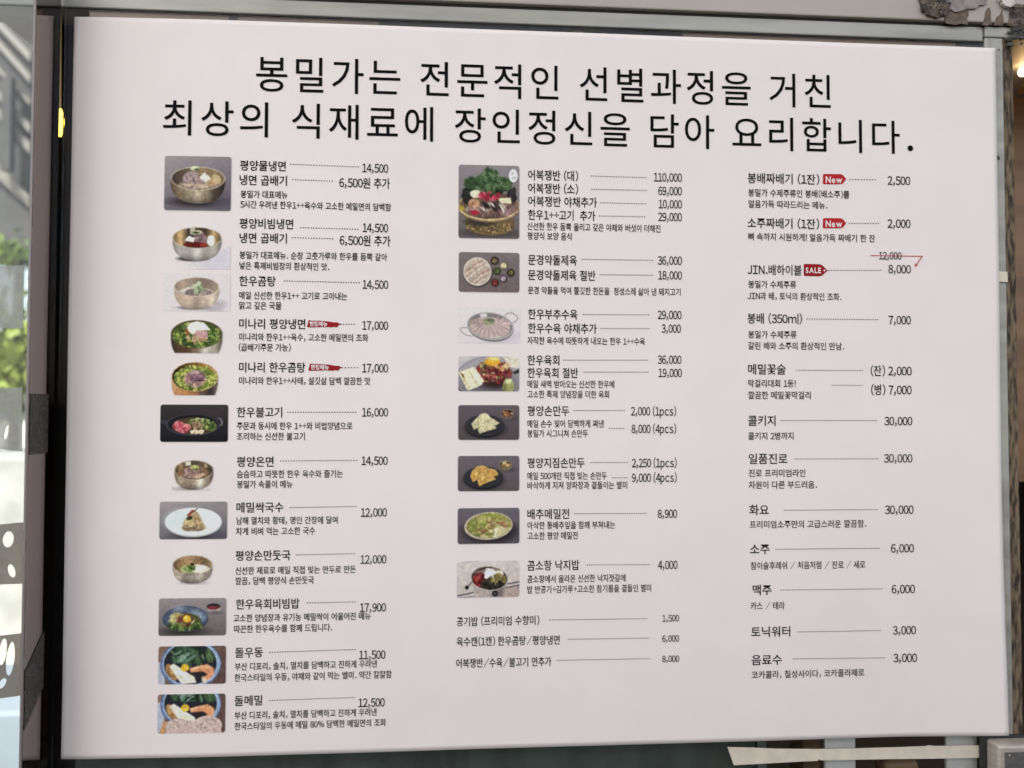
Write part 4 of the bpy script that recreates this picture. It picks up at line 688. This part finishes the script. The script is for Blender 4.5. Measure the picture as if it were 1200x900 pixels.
# badges
def flat(name, pts, m, off, label=None, parent=poster):
    a, b = uv([q[0] for q in pts], [q[1] for q in pts]); bm = bmesh.new(); vs = [bm.verts.new(q) for q in pw(a, b, off)]
    es = [bm.edges.new((vs[k], vs[(k + 1) % len(vs)])) for k in range(len(vs))]; bmesh.ops.triangle_fill(bm, edges=es, use_beauty=True)
    me = bpy.data.meshes.new(name); bm.to_mesh(me); bm.free(); o = link(name, me, m, parent)
    if label: o['label'] = label
    return o
for dx, dy, lab in ((0, 0, 'brushed red badge beside the first parsley dish name'), (1.6, 50.8, 'brushed red badge beside the second parsley dish name')):
    pts = [(361.8, 375.3), (366, 375.8), (374, 375.9), (384, 376.6), (391, 377.8), (396, 378), (397.6, 379.2), (400.6, 379.8), (397.2, 380.8), (395.8, 382.4), (395, 383.6), (391, 382.9), (389.5, 383.6), (380, 383.2), (368, 383.6), (361, 383.7), (360, 382.6), (361, 379)]
    o = flat('badge', [(x + dx, y + dy) for x, y in pts], M_dred, .0005, lab)
    T('badge_lettering', '한정메뉴', 363 + dx, 384 + dx, 379.6 + dy, 6.2, .03, M_white_ink, o, .0007)
for dy, lab in ((0, 'red New tag beside the first jjabaegi drink'), (51.6, 'red New tag beside the second jjabaegi drink')):
    o = flat('badge', [(x, y + dy) for x, y in [(965.3, 204), (984.5, 204.2), (987, 205), (991.4, 210), (987.4, 215), (985.2, 216), (965, 215.9), (964.1, 215), (964.3, 205)]], M_red, .0005, lab)
    T('badge_lettering', 'New', 967.2, 986.5, 210.3 + dy, 10.4, .03, M_white_ink, o, .0007)
o = flat('badge', [(942.6, 309.2), (960.5, 309.6), (963.6, 310.8), (969.2, 316.4), (970.4, 317.2), (968.8, 318), (963.4, 322.8), (960.6, 323.8), (943.2, 323.2), (942, 322), (941.9, 310.2)], M_dred, .0005, 'dark red SALE price tag with a string hole')
T('badge_lettering', 'SALE', 944, 962, 316.4, 9.0, .03, M_white_ink, o, .0007)
flat('tag_hole', [(966 + 1.1 * math.cos(t), 317 + 1.1 * math.sin(t)) for t in np.linspace(0, 6.28, 11)[:-1]], M_white_ink, .0007, parent=o)
o = flat('strike_line', [(1019.5, 299.2), (1080.6, 300.1), (1080.4, 301), (1073.6, 310.4), (1075.2, 310.8), (1071.2, 313.2), (1071.4, 308.6), (1072.9, 309.9), (1079, 301), (1019.5, 300)], ink_mat('thin_red_ink', (176, 70, 70)), .0007, 'thin red arrow striking the old price and pointing down')

# every character once as a mesh, then the lines are set from those
def wide(c): return chr(0x3163) if c == 'l' else chr(ord(c) + 0xFEE0) if '!' <= c <= '~' else c
LATIN = ('New', 'SALE')
keys = sorted({(c, _r[4], nm == 'headline_lettering', t in LATIN) for (nm, t, *_r) in TEXTS for c in t if c != ' '})
GL = {}; sets = {}
for k in keys: sets.setdefault(k[1:], []).append(k[0])
tmp = []
for (bold, big, lat), chars in sets.items():         # one text per weight, one character per line, cut apart by line
    cu = bpy.data.curves.new('glyph', 'FONT'); cu.body = chr(10).join(c if lat else wide(c) for c in chars); cu.size = 1.0; cu.space_line = 4.0; cu.offset = bold; cu.resolution_u = 4 if big else 2
    ob = bpy.data.objects.new('glyph', cu); C.objects.link(ob); tmp.append(ob)
bpy.context.view_layer.update(); dg = bpy.context.evaluated_depsgraph_get()
for ((bold, big, lat), chars), ob in zip(sets.items(), tmp):
    me = bpy.data.meshes.new_from_object(ob.evaluated_get(dg)); n = len(me.vertices); co = np.zeros(n * 3, np.float32); me.vertices.foreach_get('co', co)
    co = co.reshape(-1, 3)[:, :2].astype(float); me.calc_loop_triangles(); tr = np.zeros(len(me.loop_triangles) * 3, np.int32); me.loop_triangles.foreach_get('vertices', tr); tr = tr.reshape(-1, 3)
    row = np.rint((.37 - co[:, 1]) / 4.0).astype(int); bpy.data.meshes.remove(me)
    for r_, c in enumerate(chars):
        sel = np.nonzero(row == r_)[0]; mp = np.full(n, -1); mp[sel] = np.arange(len(sel)); f = mp[tr[(row[tr] == r_).all(1)]]
        GL[(c, bold, big, lat)] = (co[sel] + np.array((0, 4.0 * r_)), f)
for ob in tmp:
    cu = ob.data; bpy.data.objects.remove(ob); bpy.data.curves.remove(cu)
for nm, t, x0, x1, y, em, bold, m, par, off, trk in TEXTS:
    X = 0.0; cs = []; fs = []; ws = []; wk = 0; nv = 0
    for c in t:
        if c == ' ': wk += 1; X += .30 if nm != 'headline_lettering' else .36; continue
        g, f = GL[(c, bold, nm == 'headline_lettering', t in LATIN)]; g = g.copy(); lo, hi = g[:, 0].min(), g[:, 0].max()
        if '!' <= c <= '~':
            if c == '+': g = (g - g.mean(0)) * .74 + np.array((0, .40)); lo, hi = g[:, 0].min(), g[:, 0].max()
            
            if c == '/': g[:, 0] = (g[:, 0] - lo) * .75; lo, hi = 0., g[:, 0].max()
            adv = .56 if c.isdigit() else hi - lo + (.05 if c == '+' else .10 if c not in ',.' else .16); g[:, 0] += X + (adv - (hi - lo)) / 2 - lo
            if c == ',': g[:, 0] -= .03
        else: adv = .92; g[:, 0] += X + (adv - 1.0) / 2
        X += adv * trk; cs.append(g); ws.append(wk); fs.append(f + nv); nv += len(g)
    g = np.concatenate(cs); a, b = uv([x0, x0], [y - em / 2, y + em / 2]); h = b[0] - b[1]; vc = (b[0] + b[1]) / 2
    a2, b2 = uv([x0, x1], [y, y]); lo, hi = g[:, 0].min(), g[:, 0].max()
    u = a2[0] + (g[:, 0] - lo) / (hi - lo) * (a2[1] - a2[0]); v = vc + (g[:, 1] - .375) * h
    F_ = np.concatenate(fs); P3 = pw(u, v, off)
    if nm != 'headline_lettering': link(nm, mesh_np(nm, P3, F_), m, par or poster); continue
    wd_ = np.concatenate([np.full(len(q), k) for q, k in zip(cs, ws)])           # the headline: each word a part
    for k in sorted(set(ws)):
        sel = np.nonzero(wd_ == k)[0]; mp = np.full(len(wd_), -1); mp[sel] = np.arange(len(sel))
        link('headline_word', mesh_np('headline_word', P3[sel], mp[F_[(wd_[F_] == k).all(1)]]), m, poster)
